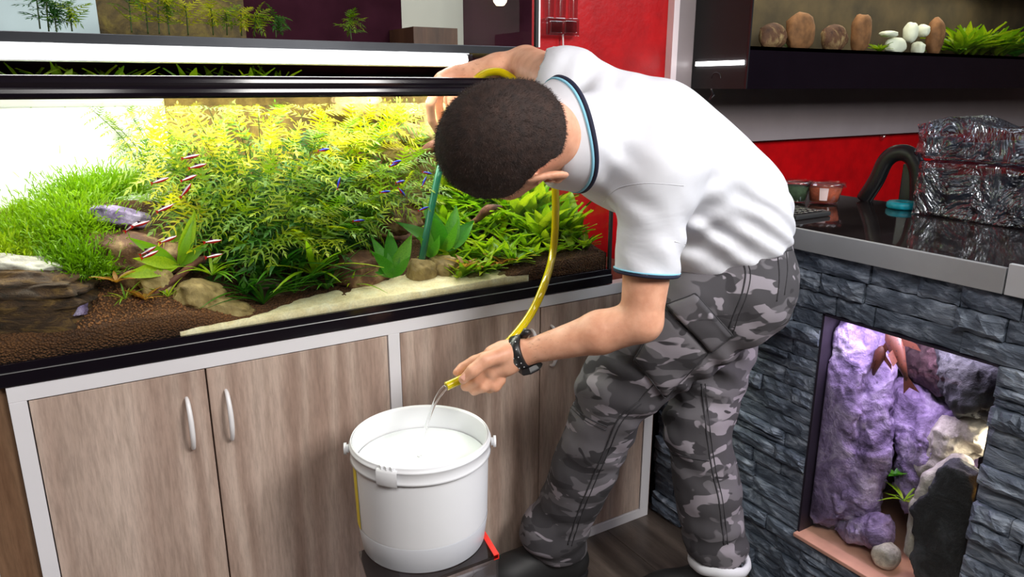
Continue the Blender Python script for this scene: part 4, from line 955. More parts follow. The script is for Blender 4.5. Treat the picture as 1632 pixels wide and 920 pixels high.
# black arch with grey inner panel
A = on(1426, 330, 2, .9415)
ar = thing('arch_scoop', (.51, A[1], .9415), 'black arched plastic holder with grey inner face standing on the counter', 'holder')
aw = .055; ah = .165
pth = [(.50, -.235 + .01, .9415), (.50, -.255, 1.00), (.50, -.275, 1.055), (.50, -.305, 1.078), (.50, -.34, 1.074), (.50, -.365, 1.04), (.50, -.375, .99), (.50, -.38, .9415)]
tube_obj('arch', catmull(pth, 6), .014, 'black_rubber', ar, 10, flat=1.6)
box('inner_face', (.51, -.352, .9415), (.518, -.318, 1.05), 'metal_dark', ar, .003)
P = on(1438, 326, 2, .9415); P[0] = min(P[0], .47)
tq = thing('tape_roll', P, 'turquoise wrapped roll in front of the black arch', 'roll')
P = tuple(on(1438, 332, 2, .9415)); put('roll', lathe([(.012, 0), (.036, 0), (.039, .004), (.039, .014), (.034, .018), (.012, .018), (.012, 0)], 28, 'turquoise', P), tq)
simple('crate_grey', hx(62, 66, 74), .3, var=.2)
# bagged clear boxes
def film(name, a, b_, lab, seed, peak=None):
    a = np.array(a); b_ = np.array(b_); n = 22; V = []; F = []; V0, F0 = None, None
    bm = bmesh.new(); bmesh.ops.create_cube(bm, size=1); bmesh.ops.subdivide_edges(bm, edges=bm.edges[:], cuts=n, use_grid_fill=True)
    V = np.array([v.co[:] for v in bm.verts]); F = [tuple(v.index for v in f.verts) for f in bm.faces]; bm.free()
    W_ = (a + b_) / 2 + V * (b_ - a); N = V / (np.abs(V).max(1)[:, None] * 2) ; N = V * 2
    d = .010 * ridged(W_ * np.array([9, 9, 16]) + seed, 3) + .004 * fbm(W_ * 40 + seed, 2) - .006
    W_ = W_ + N * d[:, None]
    if peak is not None: w = np.exp(-((W_[:, 1] - peak[0]) / .07) ** 2) * (V[:, 2] > .35); W_[:, 2] += w * peak[1]
    W_[:, 2] = np.maximum(W_[:, 2], a[2])
    t_ = thing(name, ((a[0] + b_[0]) / 2, (a[1] + b_[1]) / 2, a[2]), lab, 'bag'); put('film', mesh(W_, F, 'crumpled_film'), t_)
    ii = 0
    for yy in np.arange(a[1] + .03, b_[1] - .04, .075):
        box('cup_stack', (a[0] + .03, yy, a[2] + .004), (b_[0] - .03, yy + .06, b_[2] - .022 - .01 * (ii % 2)), 'crate_grey', t_, .006); ii += 1
film('bag_of_boxes', (.40, -.80, .9425), (.53, -.425, 1.072), 'lower crumpled clear bag of plastic boxes on the counter', 3)
film('bag_of_boxes', (.41, -.80, 1.078), (.53, -.405, 1.150), 'upper crumpled clear bag lying on the stack at right', 9, (-.49, .03))

# ================================================================== bucket, box, water, hose
BC = at(670, 692, 1.4); BZ = BC[2]; BB = .386
bk = thing('bucket', (BC[0], BC[1], BB), 'round white plastic bucket half full of water under the hand', 'bucket')
c = (BC[0], BC[1], 0); hB = BZ
put('shell', lathe([(0, BB), (.1155, BB), (.119, BB + .004), (.1265, BB + .06), (.1295, hB - .035), (.1295, hB - .004), (.1283, hB), (.1265, hB - .004), (.1265, hB - .03), (.1232, BB + .06), (.116, BB + .008), (0, BB + .006)], 96, 'bucket_white', c), bk)
put('rim', lathe([(.1296, hB - .034), (.1345, hB - .034), (.1325, hB - .031), (.1325, hB - .012), (.1350, hB - .009), (.1325, hB - .008), (.1322, hB - .002), (.1308, hB + .001), (.1296, hB - .001)], 96, 'bucket_white', c), bk)
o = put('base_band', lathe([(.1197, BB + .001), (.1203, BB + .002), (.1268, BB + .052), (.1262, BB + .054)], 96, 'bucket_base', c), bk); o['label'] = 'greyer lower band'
ca = math.atan2(CAM[1] - BC[1], CAM[0] - BC[0])
def on_rim(a, r, z): return np.array([BC[0] + r * math.cos(a), BC[1] + r * math.sin(a), z])
me = lathe([(.1275, BB + .054), (.1302, hB - .036)], 10, 'label_yellow', c, ca - 1.50, ca - 1.18); o = put('label', me, bk); o['label'] = 'yellow paper label'
me = lathe([(.1368, hB - .037), (.1385, hB - .034), (.1385, hB - .010), (.1355, hB - .005), (.133, hB - .005)], 8, 'bucket_white', c, ca - .62, ca - .32); put('seal_tab', me, bk)
for i in range(3): 
    a = ca - .55 + .08 * i; p = on_rim(a, .1325, hB - .002); box('rib', p - .0035, p + .0035, 'bucket_white', bk, .001)
for a in (ca - 1.56, ca + 1.50):
    p = on_rim(a, .135, hB - .020); q = on_rim(a, .141, hB - .020); V, F = tube([p, q], .008, 14); put('ear', mesh(V, F, 'bucket_white'), bk)
    V, F = tube([on_rim(a, .1395, hB - .020), on_rim(a, .1445, hB - .020)], .0115, 14); put('ear_cap', mesh(V, F, 'bucket_white'), bk)
wz = hB - .048
V = [(BC[0], BC[1], wz)]; F = []; R_ = 26; S_ = 72; hit = at(667, 728, 1.41)
for i in range(1, R_ + 1):
    for k_ in range(S_):
        a = 2 * math.pi * k_ / S_; r = .1245 * i / R_; x, y = BC[0] + r * math.cos(a), BC[1] + r * math.sin(a); dd = math.hypot(x - hit[0], y - hit[1])
        V.append((x, y, wz + .0010 * math.sin(dd * 260) * math.exp(-dd * 24)))
for k_ in range(S_): F.append((0, 1 + k_, 1 + (k_ + 1) % S_))
for i in range(R_ - 1):
    for k_ in range(S_): a = 1 + i * S_ + k_; b_ = 1 + i * S_ + (k_ + 1) % S_; F.append((a, a + S_, b_ + S_, b_))
bw = put('bucket_water', mesh(V, F, 'milky_water')); tag(bw, 'rippled water surface inside the white bucket', 'water')
# clear box below the bucket with red edge
bx0 = thing('plastic_box', (-.9, -.28, 0), 'dark glossy storage box with red edged corner under the bucket', 'box')
cr = on(794, 886, 2, .383); cb = on(772, 850, 2, .383)
front = cr + np.array([-.25, 0, 0])
dx = cb - cr; dx[2] = 0; dx /= np.linalg.norm(dx)
def quad_prism(name, pts, z0, z1, mat, parent):
    V = [(p[0], p[1], z0) for p in pts] + [(p[0], p[1], z1) for p in pts]; F = [(3, 2, 1, 0), (4, 5, 6, 7)] + [(i, (i + 1) % 4, 4 + (i + 1) % 4, 4 + i) for i in range(4)]
    return put(name, mesh(V, F, mat, False), parent)
c4 = [front, cr, cr + dx * .15, front + dx * .15]
quad_prism('lid', c4, .3785, .3855, 'smoked_glass', bx0)
red = quad_prism('red_edge', [cr + np.array([-.009, 0, 0]), cr + np.array([.002, 0, 0]), cr + dx * .15 + np.array([.002, 0, 0]), cr + dx * .15 + np.array([-.009, 0, 0])], .376, .3866, 'edge_red', bx0); red['label'] = 'bright red edge strip'
def walls(name, pts, z0, z1, th, mat, parent):
    cc = sum(pts) / 4; inn = [cc + (p - cc) * (1 - th) for p in pts]
    for i in range(4): quad_prism(name, [pts[i], pts[(i + 1) % 4], inn[(i + 1) % 4], inn[i]], z0, z1, mat, parent)
walls('side_wall', [c_ * 1 for c_ in c4], .0, .3783, .03, 'clear_plastic', bx0)
# hose
HPp = [on(703, 262, 1, .125), on(712, 220, 1, .12), on(727, 182, 1, .11), on(742, 150, 1, .08), on(764, 122, 1, .045), on(790, 114, 1, .01), on(812, 122, 1, -.02), on(834, 145, 1, -.05), on(862, 195, 1, -.08), on(880, 245, 1, -.10), on(885, 300, 1, -.11), on(885, 360, 1, -.115), on(880, 410, 1, -.12), at(867, 455, 1.53), at(848, 497, 1.51), at(822, 533, 1.475), at(792, 563, 1.455), at(764, 585, 1.44), at(738, 603, 1.42), at(711, 616, 1.405)]
HP = catmull(HPp, 10); hs = thing('siphon_hose', HPp[10], 'yellow siphon hose looped over the aquarium rim down to the hand', 'hose')
V, F = tube(HP, .0086, 16, caps=False)
V2, F2 = tube(HP, .0062, 16, caps=False); n1 = len(V); V += V2; F += [tuple(n1 + i for i in f[::-1]) for f in F2]
n_ = len(HP); F += [((n_ - 1) * 16 + k_, (n_ - 1) * 16 + (k_ + 1) % 16, n1 + (n_ - 1) * 16 + (k_ + 1) % 16, n1 + (n_ - 1) * 16 + k_) for k_ in range(16)]
put('hose', mesh(V, F, 'hose_yellow'), hs)
tt = tube_obj('rigid_tube', [on(705, 255, 1, .125), on(697, 285, 1, .125), on(682, 360, 1, .105), on(665, 452, 1, .08)], .0085, 'tube_teal', hs, 16); tt['label'] = 'teal rigid intake tube'
st = catmull([at(711, 617, 1.405), at(703, 625, 1.405), at(693, 642, 1.405), at(684, 665, 1.405), at(675, 695, 1.408), at(667, 728, 1.41)], 8)
st = st + .0008 * np.stack([pnoise(st * 60), pnoise(st * 60 + 9), pnoise(st * 60 + 4)], -1)
V, F = tube(st, [.0056, .0055, .0048, .0034, .003, .0026, .0026], 12); ws = put('water_stream', mesh(V, F, 'stream_water')); tag(ws, 'clear stream of water falling from the hose into the bucket', 'water')
V, F = tube(st + np.array([.004, 0, .0]) + .003 * np.sin(np.linspace(0, 9, len(st)))[:, None] * np.array([1, 0, 0]), [.001, .002, .0016, .0012, .001], 8); put('strand', mesh(V, F, 'stream_water'), ws)

# ================================================================== the man
man = thing('person', (-.25, -.25, 0), 'man in white polo shirt and grey camouflage trousers bending over the bucket', 'person')
nz = lambda v: np.array(v, float) / np.linalg.norm(v)
WUP = nz(np.cross(RT, FH)) 
HC = at(794, 230, 1.18)                                  # head centre
vw = nz(CAM - HC); r_ = nz(RT - vw * (RT @ vw)); w_ = np.cross(vw, r_)
if w_[2] < 0: w_ = -w_
HU = nz(-.8 * r_ + .6 * vw)                              # crown, turned to the left and towards the viewer
HB = nz(.465 * r_ + .632 * w_ + .62 * vw); HB = nz(HB - HU * (HB @ HU))   # back of the head
HF = -HB
HL = np.cross(HU, HF)                                     # his left ear
hp = lambda u, f, l: HC + HU * u + HF * f + HL * l
NECK = at(912, 226, 1.275); CH = at(985, 225, 1.40)
LSH = at(1048, 272, 1.30); LEL = at(1022, 512, 1.345); LWR = at(838, 562, 1.425)
RSH = at(905, 138, 1.44); REL = on(838, 104, 1, .005); RWR = on(728, 124, 1, .115)
PEL = at(1180, 425, 1.60); WST = at(1140, 335, 1.56)
RHIP = at(1160, 470, 1.70); LHIP = at(1175, 470, 1.55)
LKN = at(985, 618, 1.64); LAN = on(886, 852, 1, -.10)
RKN = at(1112, 680, 1.73); RAN = at(1142, 872, 1.76)

# ---- body: one continuous skin surface (head, neck, torso core, both arms and hands)
allp = np.array([HC - .13, HC + .13, LSH, LEL, LWR, RSH, REL, RWR, at(720, 620, 1.42), at(700, 230, 1.6), NECK])
f = Field(np.minimum(allp.min(0) - .06, 9), np.maximum(np.maximum(allp.max(0), PEL) + .05, [-9, .22, 0]), .0034)
I3 = np.array([HU, HF, HL])
f.ell(hp(.012, -.012, 0), I3, (.092, .098, .077), .01)
f.ell(hp(-.020, .030, 0), I3, (.075, .066, .066), .03)           # brow to cheek
f.ell(hp(-.072, .040, 0), I3, (.050, .050, .050), .03)           # jaw
f.cap(hp(-.112, .055, 0), hp(-.09, .05, 0), .017, .025, .02)     # chin
f.cap(hp(-.005, .095, 0), hp(-.042, .116, 0), .008, .012, .01)   # nose
f.cap(hp(.012, .085, .03), hp(.014, .085, -.03), .010, .010, .012)
for s in (-1, 1):
    f.ell(hp(.0, .086, .031 * s), I3, (.012, .012, .016), .006, 'sub')
    f.ell(hp(-.001, .079, .030 * s), I3, (.011, .011, .012), .003)
    f.ell(hp(-.042, .062, .045 * s), I3, (.02, .02, .016), .015)
f.cap(hp(-.070, .089, -.018), hp(-.070, .089, .018), .0065, .0065, .005); f.cap(hp(-.079, .087, -.015), hp(-.079, .087, .015), .007, .007, .004)
f.cap(hp(-.0745, .098, -.024), hp(-.0745, .098, .024), .0018, .0018, .001, mode='sub')
for s in (-1, 1):                                                # ears
    ec = hp(-.050, -.006, .080 * s); ea = nz(HL * s * .30 - HF * .95 + HU * .25); eo = nz(np.cross(HU, ea)); eax = np.array([HU, ea, eo])
    f.ell(ec + ea * .012, eax, (.036, .024, .0085), .006)
    f.ell(ec + ea * .009 + HL * s * .006, eax, (.024, .014, .009), .003, 'sub')
    f.ell(ec + HL * s * -.002 - HF * -.002 + HU * -.004, eax, (.012, .008, .012), .003, 'sub')
    f.cap(ec - HU * .026 + ea * .008, ec - HU * .030 + ea * .004, .007, .006, .005)
    f.cap(ec + HU * .004 + ea * .008 + HL * s * .004, ec - HU * .012 + ea * .013 + HL * s * .006, .003, .003, .003)
nb = hp(-.055, -.035, 0)
f.cap(nb, NECK, .055, .058, .03); f.cap(NECK, at(960, 226, 1.36), .056, .05, .02)
f.cap(at(960, 226, 1.36), CH, .05, .055, .02); f.cap(CH, WST, .055, .06, .03); f.cap(CH, LSH, .045, .042, .03); f.cap(CH, RSH, .045, .042, .03)
UM = LSH + (LEL - LSH) * .5
f.cap(LSH, UM, .048, .046, .02); f.cap(UM, LEL, .046, .038, .01)
FM_ = LEL + (LWR - LEL) * .35
f.cap(LEL, FM_, .039, .040, .012); f.cap(FM_, LWR, .040, .0255, .012, side=w_, wf=1.0, wfb=.9)
f.cap(RSH, REL, .048, .043, .02); FR_ = REL + (RWR - REL) * .4
f.cap(REL, FR_, .040, .037, .01); f.cap(FR_, RWR, .037, .026, .01)
# left hand
A = lambda *q: at(*q)
pw = nz(at(770, 605, 1.42) - at(760, 570, 1.42))
f.cap(LWR, A(806, 572, 1.425), .0255, .023, .010, side=pw, wf=1., wfb=1.35); f.cap(A(822, 558, 1.425), A(786, 566, 1.42), .020, .019, .014)
f.cap(A(806, 572, 1.425), A(784, 586, 1.425), .022, .017, .012, side=pw, wf=1.35, wfb=1.55)
f.chain([A(806, 564, 1.408), A(774, 574, 1.388), A(754, 591, 1.384), A(738, 605, 1.390)], [.018, .0145, .0125, .0092], .008, .005)   # thumb
f.chain([A(784, 566, 1.43), A(756, 576, 1.445), A(737, 586, 1.450), A(728, 594, 1.440)], [.013, .0115, .0098, .0082], .005, .003)      # index
f.chain([A(784, 584, 1.43), A(760, 606, 1.432), A(742, 616, 1.444), A(752, 604, 1.462)], [.0125, .011, .0095, .008], .003, .003)
f.chain([A(790, 596, 1.43), A(772, 617, 1.428), A(756, 623, 1.442), A(764, 611, 1.462)], [.012, .011, .0095, .008], .003, .003)
f.chain([A(798, 606, 1.43), A(790, 617, 1.428), A(780, 620, 1.442), A(784, 610, 1.46)], [.011, .0098, .0088, .0075], .003, .003)
# right hand, dipping into the water
B = lambda x, y, yy=.125: on(x, y, 1, yy)
f.cap(RWR, B(706, 128), .026, .020, .012, side=FW, wf=1.0, wfb=1.3); f.cap(B(714, 122, .12), B(694, 134, .14), .017, .013, .008)
f.chain([B(700, 130, .10), B(685, 166, .105), B(688, 192, .115), B(703, 220, .123)], [.0125, .0108, .0095, .0080], .005, .003)
f.chain([B(718, 138, .09), B(722, 165, .085), B(716, 194, .10), B(712, 212, .115)], [.014, .012, .0105, .0082], .005, .003)
f.chain([B(706, 128, .125), B(698, 162, .135), B(703, 190, .14), B(714, 214, .135)], [.0125, .0108, .0095, .008], .004, .003)
f.chain([B(716, 126, .145), B(714, 158, .16), B(720, 184, .165), B(726, 206, .155)], [.012, .0105, .009, .0078], .004, .003)
f.chain([B(728, 128, .16), B(732, 155, .18), B(736, 178, .18), B(738, 196, .17)], [.011, .009, .0082, .007], .004, .003)
f.displace(lambda p: .0006 * fbm(p * 60, 2), .01)
body = put('body', f.mesh('skin', 1), man)
# nails
def nail(P, d, n_, s_=.0062):
    d = nz(d); n_ = nz(n_ - d * (np.array(n_) @ d)); x = np.cross(d, n_); V = []
    F = []
    for i in range(4):
        for j in range(4):
            a = (j / 3 - .5) * 1.7; V.append(P + d * (i / 3 - .5) * s_ * 1.9 + x * math.sin(a) * s_ * 1.05 + n_ * (math.cos(a) - .72) * s_ * .9)
    for i in range(3):
        for j in range(3): F.append((i * 4 + j, i * 4 + j + 1, i * 4 + j + 5, i * 4 + j + 4))
    return put('nail', mesh(V, F, 'nail'), man)
nail(at(740, 601, 1.3795), at(736, 606, 1.385) - at(748, 594, 1.382), vw * 1 + w_ * .35)
nail(at(702, 212, 1.69), B(703, 222) - B(696, 205), vw)

# ---- hair: close-cropped cap and fine strands
f = Field(HC - .15, HC + .15, .0034)
f.ell(hp(.014, -.013, 0), I3, (.0955, .1015, .0805), .01)
f.ell(hp(-.030, -.035, 0), I3, (.062, .076, .0765), .02)
f.ell(hp(.0, .012, 0), I3, (.078, .086, .0735), .02)
f.displace(lambda p: .0016 * fbm(p * 110, 3), .012)
def hairline(p):
    q = p - HC; u = q @ HU; fr = q @ HF; l = np.abs(q @ HL)
    a = (-.075 - u) * 1.0                                                     # nape
    b = (fr - .072 - (u - .03) * .35) * 1.0                                   # forehead
    c = np.minimum(np.minimum(fr + .012, -.018 - u), 1) * 1.0                 # cheek, ahead of and under the temple
    c2 = np.where((l > .055), np.minimum(fr + .03 - .0, -.030 - u), -1)
    e = .031 - np.sqrt((u + .050) ** 2 + (fr + .022) ** 2)                      # round the ear
    return np.maximum.reduce([a, b, c, c2, np.where(l > .05, e, -1)]) + .003 * fbm(p * 120, 2)
idx, p = f.grid(np.abs(f.d) < .06)
f.d[tuple(idx.T)] = np.maximum(f.d[tuple(idx.T)], hairline(p).astype(np.float32))
hair = put('hair', f.mesh('hair', 1), man); hair['label'] = 'close-cropped dark brown hair'
HV, HFa = f.V, f.F
cen = HV[HFa].mean(1); nrm = np.cross(HV[HFa[:, 1]] - HV[HFa[:, 0]], HV[HFa[:, 3]] - HV[HFa[:, 0]]); nrm /= np.linalg.norm(nrm, axis=1)[:, None] + 1e-9
out_ = np.einsum('ij,ij->i', nrm, cen - HC) > 0
if out_.mean() < .5: nrm = -nrm
ok = (np.linalg.norm((cen - HC) @ I3.T / np.array([.0955, .1015, .0805]), axis=1) > .9) & (hairline(cen) < -.002)
sel = RNG.choice(np.where(ok)[0], 16000); whorl = hp(.06, -.06, 0)
dr = cen[sel] - whorl; dr -= nrm[sel] * np.einsum('ij,ij->i', dr, nrm[sel])[:, None]; dr /= np.linalg.norm(dr, axis=1)[:, None] + 1e-6
p0 = cen[sel] + RNG.normal(0, .0012, (len(sel), 3)); d = nrm[sel] * .7 + dr * .7 + RNG.normal(0, .25, (len(sel), 3)); d /= np.linalg.norm(d, axis=1)[:, None]
sd = np.cross(d, RNG.normal(0, 1, (len(sel), 3))); sd /= np.linalg.norm(sd, axis=1)[:, None]; Ls = RNG.uniform(.003, .006, len(sel))[:, None]
VV = np.stack([p0 - sd * .0003, p0 + sd * .0003, p0 + d * Ls], 1).reshape(-1, 3); n3 = len(sel)
st_ = put('hair_strands', mesh(VV, np.arange(n3 * 3).reshape(-1, 3), 'hair', False), hair); st_['kind'] = 'stuff'
# forearm hair
Vh = []; Fh = []
for A0, A1, r0, r1, n_ in ((LEL, LWR, .038, .026, 260), (REL, RWR, .040, .027, 160)):
    ax = nz(A1 - A0)
    for _ in range(n_):
        t_ = random.uniform(.1, .95); a = random.uniform(0, 6.28); e1 = nz(np.cross(ax, [0, 0, 1])); e2 = np.cross(ax, e1); n_v = e1 * math.cos(a) + e2 * math.sin(a)
        p = A0 + (A1 - A0) * t_ + n_v * (r0 + (r1 - r0) * t_) * 1.0; d = nz(n_v * .5 + ax + np.array([random.gauss(0, .3) for _ in range(3)])); s_ = nz(np.cross(d, n_v)); b0 = len(Vh)
        Vh += [p - s_ * .00022, p + s_ * .00022, p + d * .009]; Fh.append((b0, b0 + 1, b0 + 2))
ah_ = put('arm_hair', mesh(Vh, Fh, 'body_hair', False), man); ah_['kind'] = 'stuff'

# ---- trousers
allp = np.array([PEL, LKN, LAN, RKN, RAN]); lo = allp.min(0) - .16; hi = allp.max(0) + .17; lo[2] = .03; hi[2] = 1.05
f = Field(lo, hi, .0045)
LAT = nz([-.55, -.83, 0.12])                      # towards his left hip
WS2 = at(1163, 394, 1.585)
f.cap(WS2 , at(1170, 428, 1.6), .110, .118, .04, side=LAT, wf=1.2, wfb=1.22)
f.cap(at(1150, 345, 1.575), WS2, .098, .110, .04, side=LAT, wf=1.2, wfb=1.2)
f.cap(at(1196, 448, 1.56), at(1190, 440, 1.70), .082, .082, .05)
f.cap(LHIP, LKN, .106, .079, .045); f.cap(RHIP, RKN, .098, .074, .045)
f.cap(at(1110, 470, 1.52), LKN, .075, .080, .04)
LM1 = LKN + (LAN - LKN) * .5; f.cap(LKN, LM1, .080, .075, .02); f.cap(LM1, LAN, .075, .074, .02)
RM1 = RKN + (RAN - RKN) * .5; f.cap(RKN, RM1, .075, .073, .02); f.cap(RM1, RAN, .073, .072, .02)
f.cap(on(866, 846, 1, -.11), on(900, 868, 1, -.10), .060, .055, .03)
def tfold(p):
    d = 0
    for K, sc_ in ((LKN, 1.2), (RKN, 1.0)):
        r = p - K; dist = np.linalg.norm(r * np.array([1, 1, .8]), axis=1); w = np.exp(-(dist / .13) ** 2)
        d = d - sc_ * .0042 * w * np.sin(p[:, 2] * 78 + 3.0 * fbm(p * 5 + 2, 2) * 2 + p[:, 0] * 30)
    for K in (LAN, RAN):
        r = p - K; w = np.exp(-(np.linalg.norm(r, axis=1) / .12) ** 2); d = d - .0035 * w * np.sin(p[:, 2] * 100 + 5 * fbm(p * 7, 2))
    K = at(1130, 560, 1.6); w = np.exp(-(np.linalg.norm(p - K, axis=1) / .13) ** 2); d = d - .006 * w * np.sin((p @ nz([.5, -.3, .8])) * 110 + 4 * fbm(p * 6, 2))
    return d + .006 * fbm(p * 9, 3) - .003 * ridged(p * np.array([11, 11, 6]), 2)
f.displace(tfold, .03)
LD = nz(LAN - LKN); RD = nz(RAN - RKN)
def cut_hem(f, P, N, C_, rad):
    idx, p = f.grid(np.linalg.norm(np.stack(np.meshgrid(*[f.lo[k] + f.h * np.arange(f.n[k]) for k in range(3)], indexing='ij'), -1) - C_, axis=-1) < rad)
    v = ((p - P) @ nz(N)).astype(np.float32) + (.006 * fbm(p * 14, 2)).astype(np.float32); f.d[tuple(idx.T)] = np.maximum(f.d[tuple(idx.T)], v)
cut_hem(f, on(872, 882, 1, -.11), nz(LD + np.array([-.0, 0, -.35])), LAN, .2); cut_hem(f, at(1138, 884, 1.75), np.array([0, 0, -1.]), RAN, .2)
# hollow the hems
f.cap(LAN - LD * .02, LAN + LD * .12, .060, .070, .005, mode='sub'); f.cap(RAN - RD * .02, RAN + RD * .12, .058, .066, .005, mode='sub')
trs = put('trousers', f.mesh('camo', 1), man); trs['label'] = 'grey camouflage cargo trousers'
from mathutils.bvhtree import BVHTree
TB = BVHTree.FromPolygons([tuple(v) for v in f.V], [tuple(int(i) for i in q) for q in f.F])
def hitp(tree, x, y, off=.0):
    d = RT * (x - 816) + UP * (460 - y) + FW * FPX; d /= np.linalg.norm(d)
    h, n_, _, _ = tree.ray_cast(Vector(CAM), Vector(d), 4)
    if h is None: return None
    n_ = np.array(n_); 
    if n_ @ d > 0: n_ = -n_
    return np.array(h) + n_ * off, n_
def surf_line(tree, pts, off=.001, n=10):
    C2 = catmull([np.array([a, b_, 0.]) for a, b_ in pts], n); out = []
    for q in C2:
        h = hitp(tree, q[0], q[1], off)
        if h is not None: out.append(h[0])
    if len(out) < 3: return None
    out = np.array(out); keep = [out[0]]
    for q in out[1:]:
        if np.linalg.norm(q - keep[-1]) < .05: keep.append(q)
    out = np.array(keep)
    for _ in range(2): out[1:-1] = out[1:-1] * .5 + (out[:-2] + out[2:]) * .25
    return out if len(out) > 2 else None
def seam(tree, pts, r=.0016, name='seam', mat='camo_seam', parent=None, n=10):
    P = surf_line(tree, pts, .0006, n)
    if P is None: return
    V, F = tube(P, r, 6); return put(name, mesh(V, F, mat), parent or trs)
seam(TB, [(1018, 640), (985, 668), (965, 715), (945, 760), (922, 815), (905, 868)], .0019); seam(TB, [(1023, 643), (991, 672), (971, 718), (951, 763), (928, 818), (911, 870)], .0012)
seam(TB, [(912, 645), (935, 665), (968, 680)], .0016); seam(TB, [(910, 650), (934, 671), (966, 686)], .0010)
seam(TB, [(1118, 612), (1125, 680), (1134, 745), (1146, 800), (1154, 868)], .0019); seam(TB, [(1124, 612), (1131, 680), (1140, 745), (1152, 800), (1160, 868)], .0012)
seam(TB, [(1066, 722), (1100, 730), (1130, 735)], .0015)
seam(TB, [(1080, 585), (1055, 600), (1030, 625), (1018, 640)], .0015)
seam(TB, [(1075, 398), (1120, 404), (1170, 408), (1225, 405), (1262, 398)], .0018)
seam(TB, [(1172, 404), (1188, 430), (1182, 470), (1170, 500), (1160, 530)], .0016); seam(TB, [(1180, 404), (1196, 432), (1190, 472), (1178, 502), (1168, 532)], .001)
seam(TB, [(1238, 398), (1242, 440), (1238, 480)], .0015); seam(TB, [(1252, 398), (1255, 430), (1250, 470)], .0012)
# cargo pocket: a puffed patch lying on the outside of the left thigh, with its flap
def patch(name, quad, th, mat, parent, nu=18, nv=14, off=.002):
    """quad: four corners as seen; the patch lies on the trousers and has thickness"""
    q = [np.array(p, float) for p in quad]; V = []; ok_ = True; N_ = []
    for i in range(nu + 1):
        for j in range(nv + 1):
            u = i / nu; v = j / nv; p = (q[0] * (1 - u) + q[1] * u) * (1 - v) + (q[3] * (1 - u) + q[2] * u) * v
            h = hitp(TB, p[0], p[1], 0)
            if h is None: h = (V[-1] if V else PEL, vw)
            V.append(h[0]); N_.append(h[1])
    V = np.array(V); N_ = np.array(N_); G = V.reshape(nu + 1, nv + 1, 3); NN = N_.reshape(nu + 1, nv + 1, 3)
    for _ in range(3):
        G[1:-1, 1:-1] = (G[:-2, 1:-1] + G[2:, 1:-1] + G[1:-1, :-2] + G[1:-1, 2:]) / 4; NN[1:-1, 1:-1] = (NN[:-2, 1:-1] + NN[2:, 1:-1] + NN[1:-1, :-2] + NN[1:-1, 2:]) / 4
    u = np.linspace(0, 1, nu + 1)[:, None]; v = np.linspace(0, 1, nv + 1)[None]; puff = np.minimum(np.minimum(u, 1 - u), np.minimum(v, 1 - v)); puff = np.clip(puff / .12, 0, 1) ** .5
    puff = puff * (1 + .3 * fbm(G.reshape(-1, 3) * 30, 2).reshape(nu + 1, nv + 1))
    T_ = G + NN * (off + th * (.35 + .65 * puff))[..., None]; Bt = G - NN * .004; n1 = (nu + 1) * (nv + 1)
    VV = np.concatenate([T_.reshape(-1, 3), Bt.reshape(-1, 3)]); F = []; w = nv + 1
    for i in range(nu):
        for j in range(nv): a = i * w + j; F.append((a, a + 1, a + w + 1, a + w)); F.append((n1 + a, n1 + a + w, n1 + a + w + 1, n1 + a + 1))
    ring = [i * w for i in range(nu + 1)] + [nu * w + j for j in range(1, w)] + [i * w + nv for i in range(nu - 1, -1, -1)] + [j for j in range(nv - 1, 0, -1)]
    for i in range(len(ring)): a, b_ = ring[i], ring[(i + 1) % len(ring)]; F.append((a, b_, n1 + b_, n1 + a))
    o = put(name, mesh(VV, F, mat), parent)
    edge = [T_.reshape(-1, 3)[i] for i in ring[::2]]; V_, F_ = tube(catmull(edge, 2, True), .0014, 5, True); put('pocket_hem', mesh(V_, F_, 'camo_seam'), parent)
    return o
patch('cargo_pocket', [(1012, 572), (1062, 492), (1128, 560), (1058, 632)], .012, 'camo', trs)
patch('pocket_flap', [(1064, 486), (1108, 468), (1168, 532), (1132, 560)], .014, 'camo', trs)
# belt loop strap and drawcords

# ---- shirt
SIDE = nz(LSH - RSH); TA = nz(CH - WST); BK = nz(np.cross(TA, SIDE)); 
if BK[2] < 0: BK = -BK
lo = np.minimum.reduce([LSH, LEL, RSH, REL, PEL, NECK]) - .17; hi = np.maximum.reduce([LSH, RSH, PEL, REL]) + .17; lo[2] = .80; hi[1] = .06
f = Field(lo, hi, .0045)
TOP = at(985, 222, 1.40); C1 = at(1040, 240, 1.44); C2_ = at(1104, 288, 1.50); C3 = at(1150, 340, 1.565)
f.cap(TOP, C1, .098, .122, .05, side=SIDE, wf=1.25, wfb=1.3); f.cap(C1, C2_, .122, .118, .05, side=SIDE, wf=1.3, wfb=1.22)
f.cap(C2_, C3, .118, .124, .06, side=nz(SIDE + LAT), wf=1.2, wfb=1.2); f.cap(C3, at(1163, 380, 1.585), .126, .118, .05, side=LAT, wf=1.2, wfb=1.24)
f.cap(at(915, 224, 1.29), TOP, .082, .092, .04)
f.cap(at(1165, 350, 1.6), at(1110, 385, 1.50), .10, .075, .05)
f.cap(at(985, 250, 1.40), LSH, .088, .072, .05); f.cap(LSH, LSH + (LEL - LSH) * .85, .066, .056, .035)
f.cap(at(950, 185, 1.44), RSH, .085, .068, .05); f.cap(RSH, RSH + (REL - RSH) * .42, .068, .062, .035)
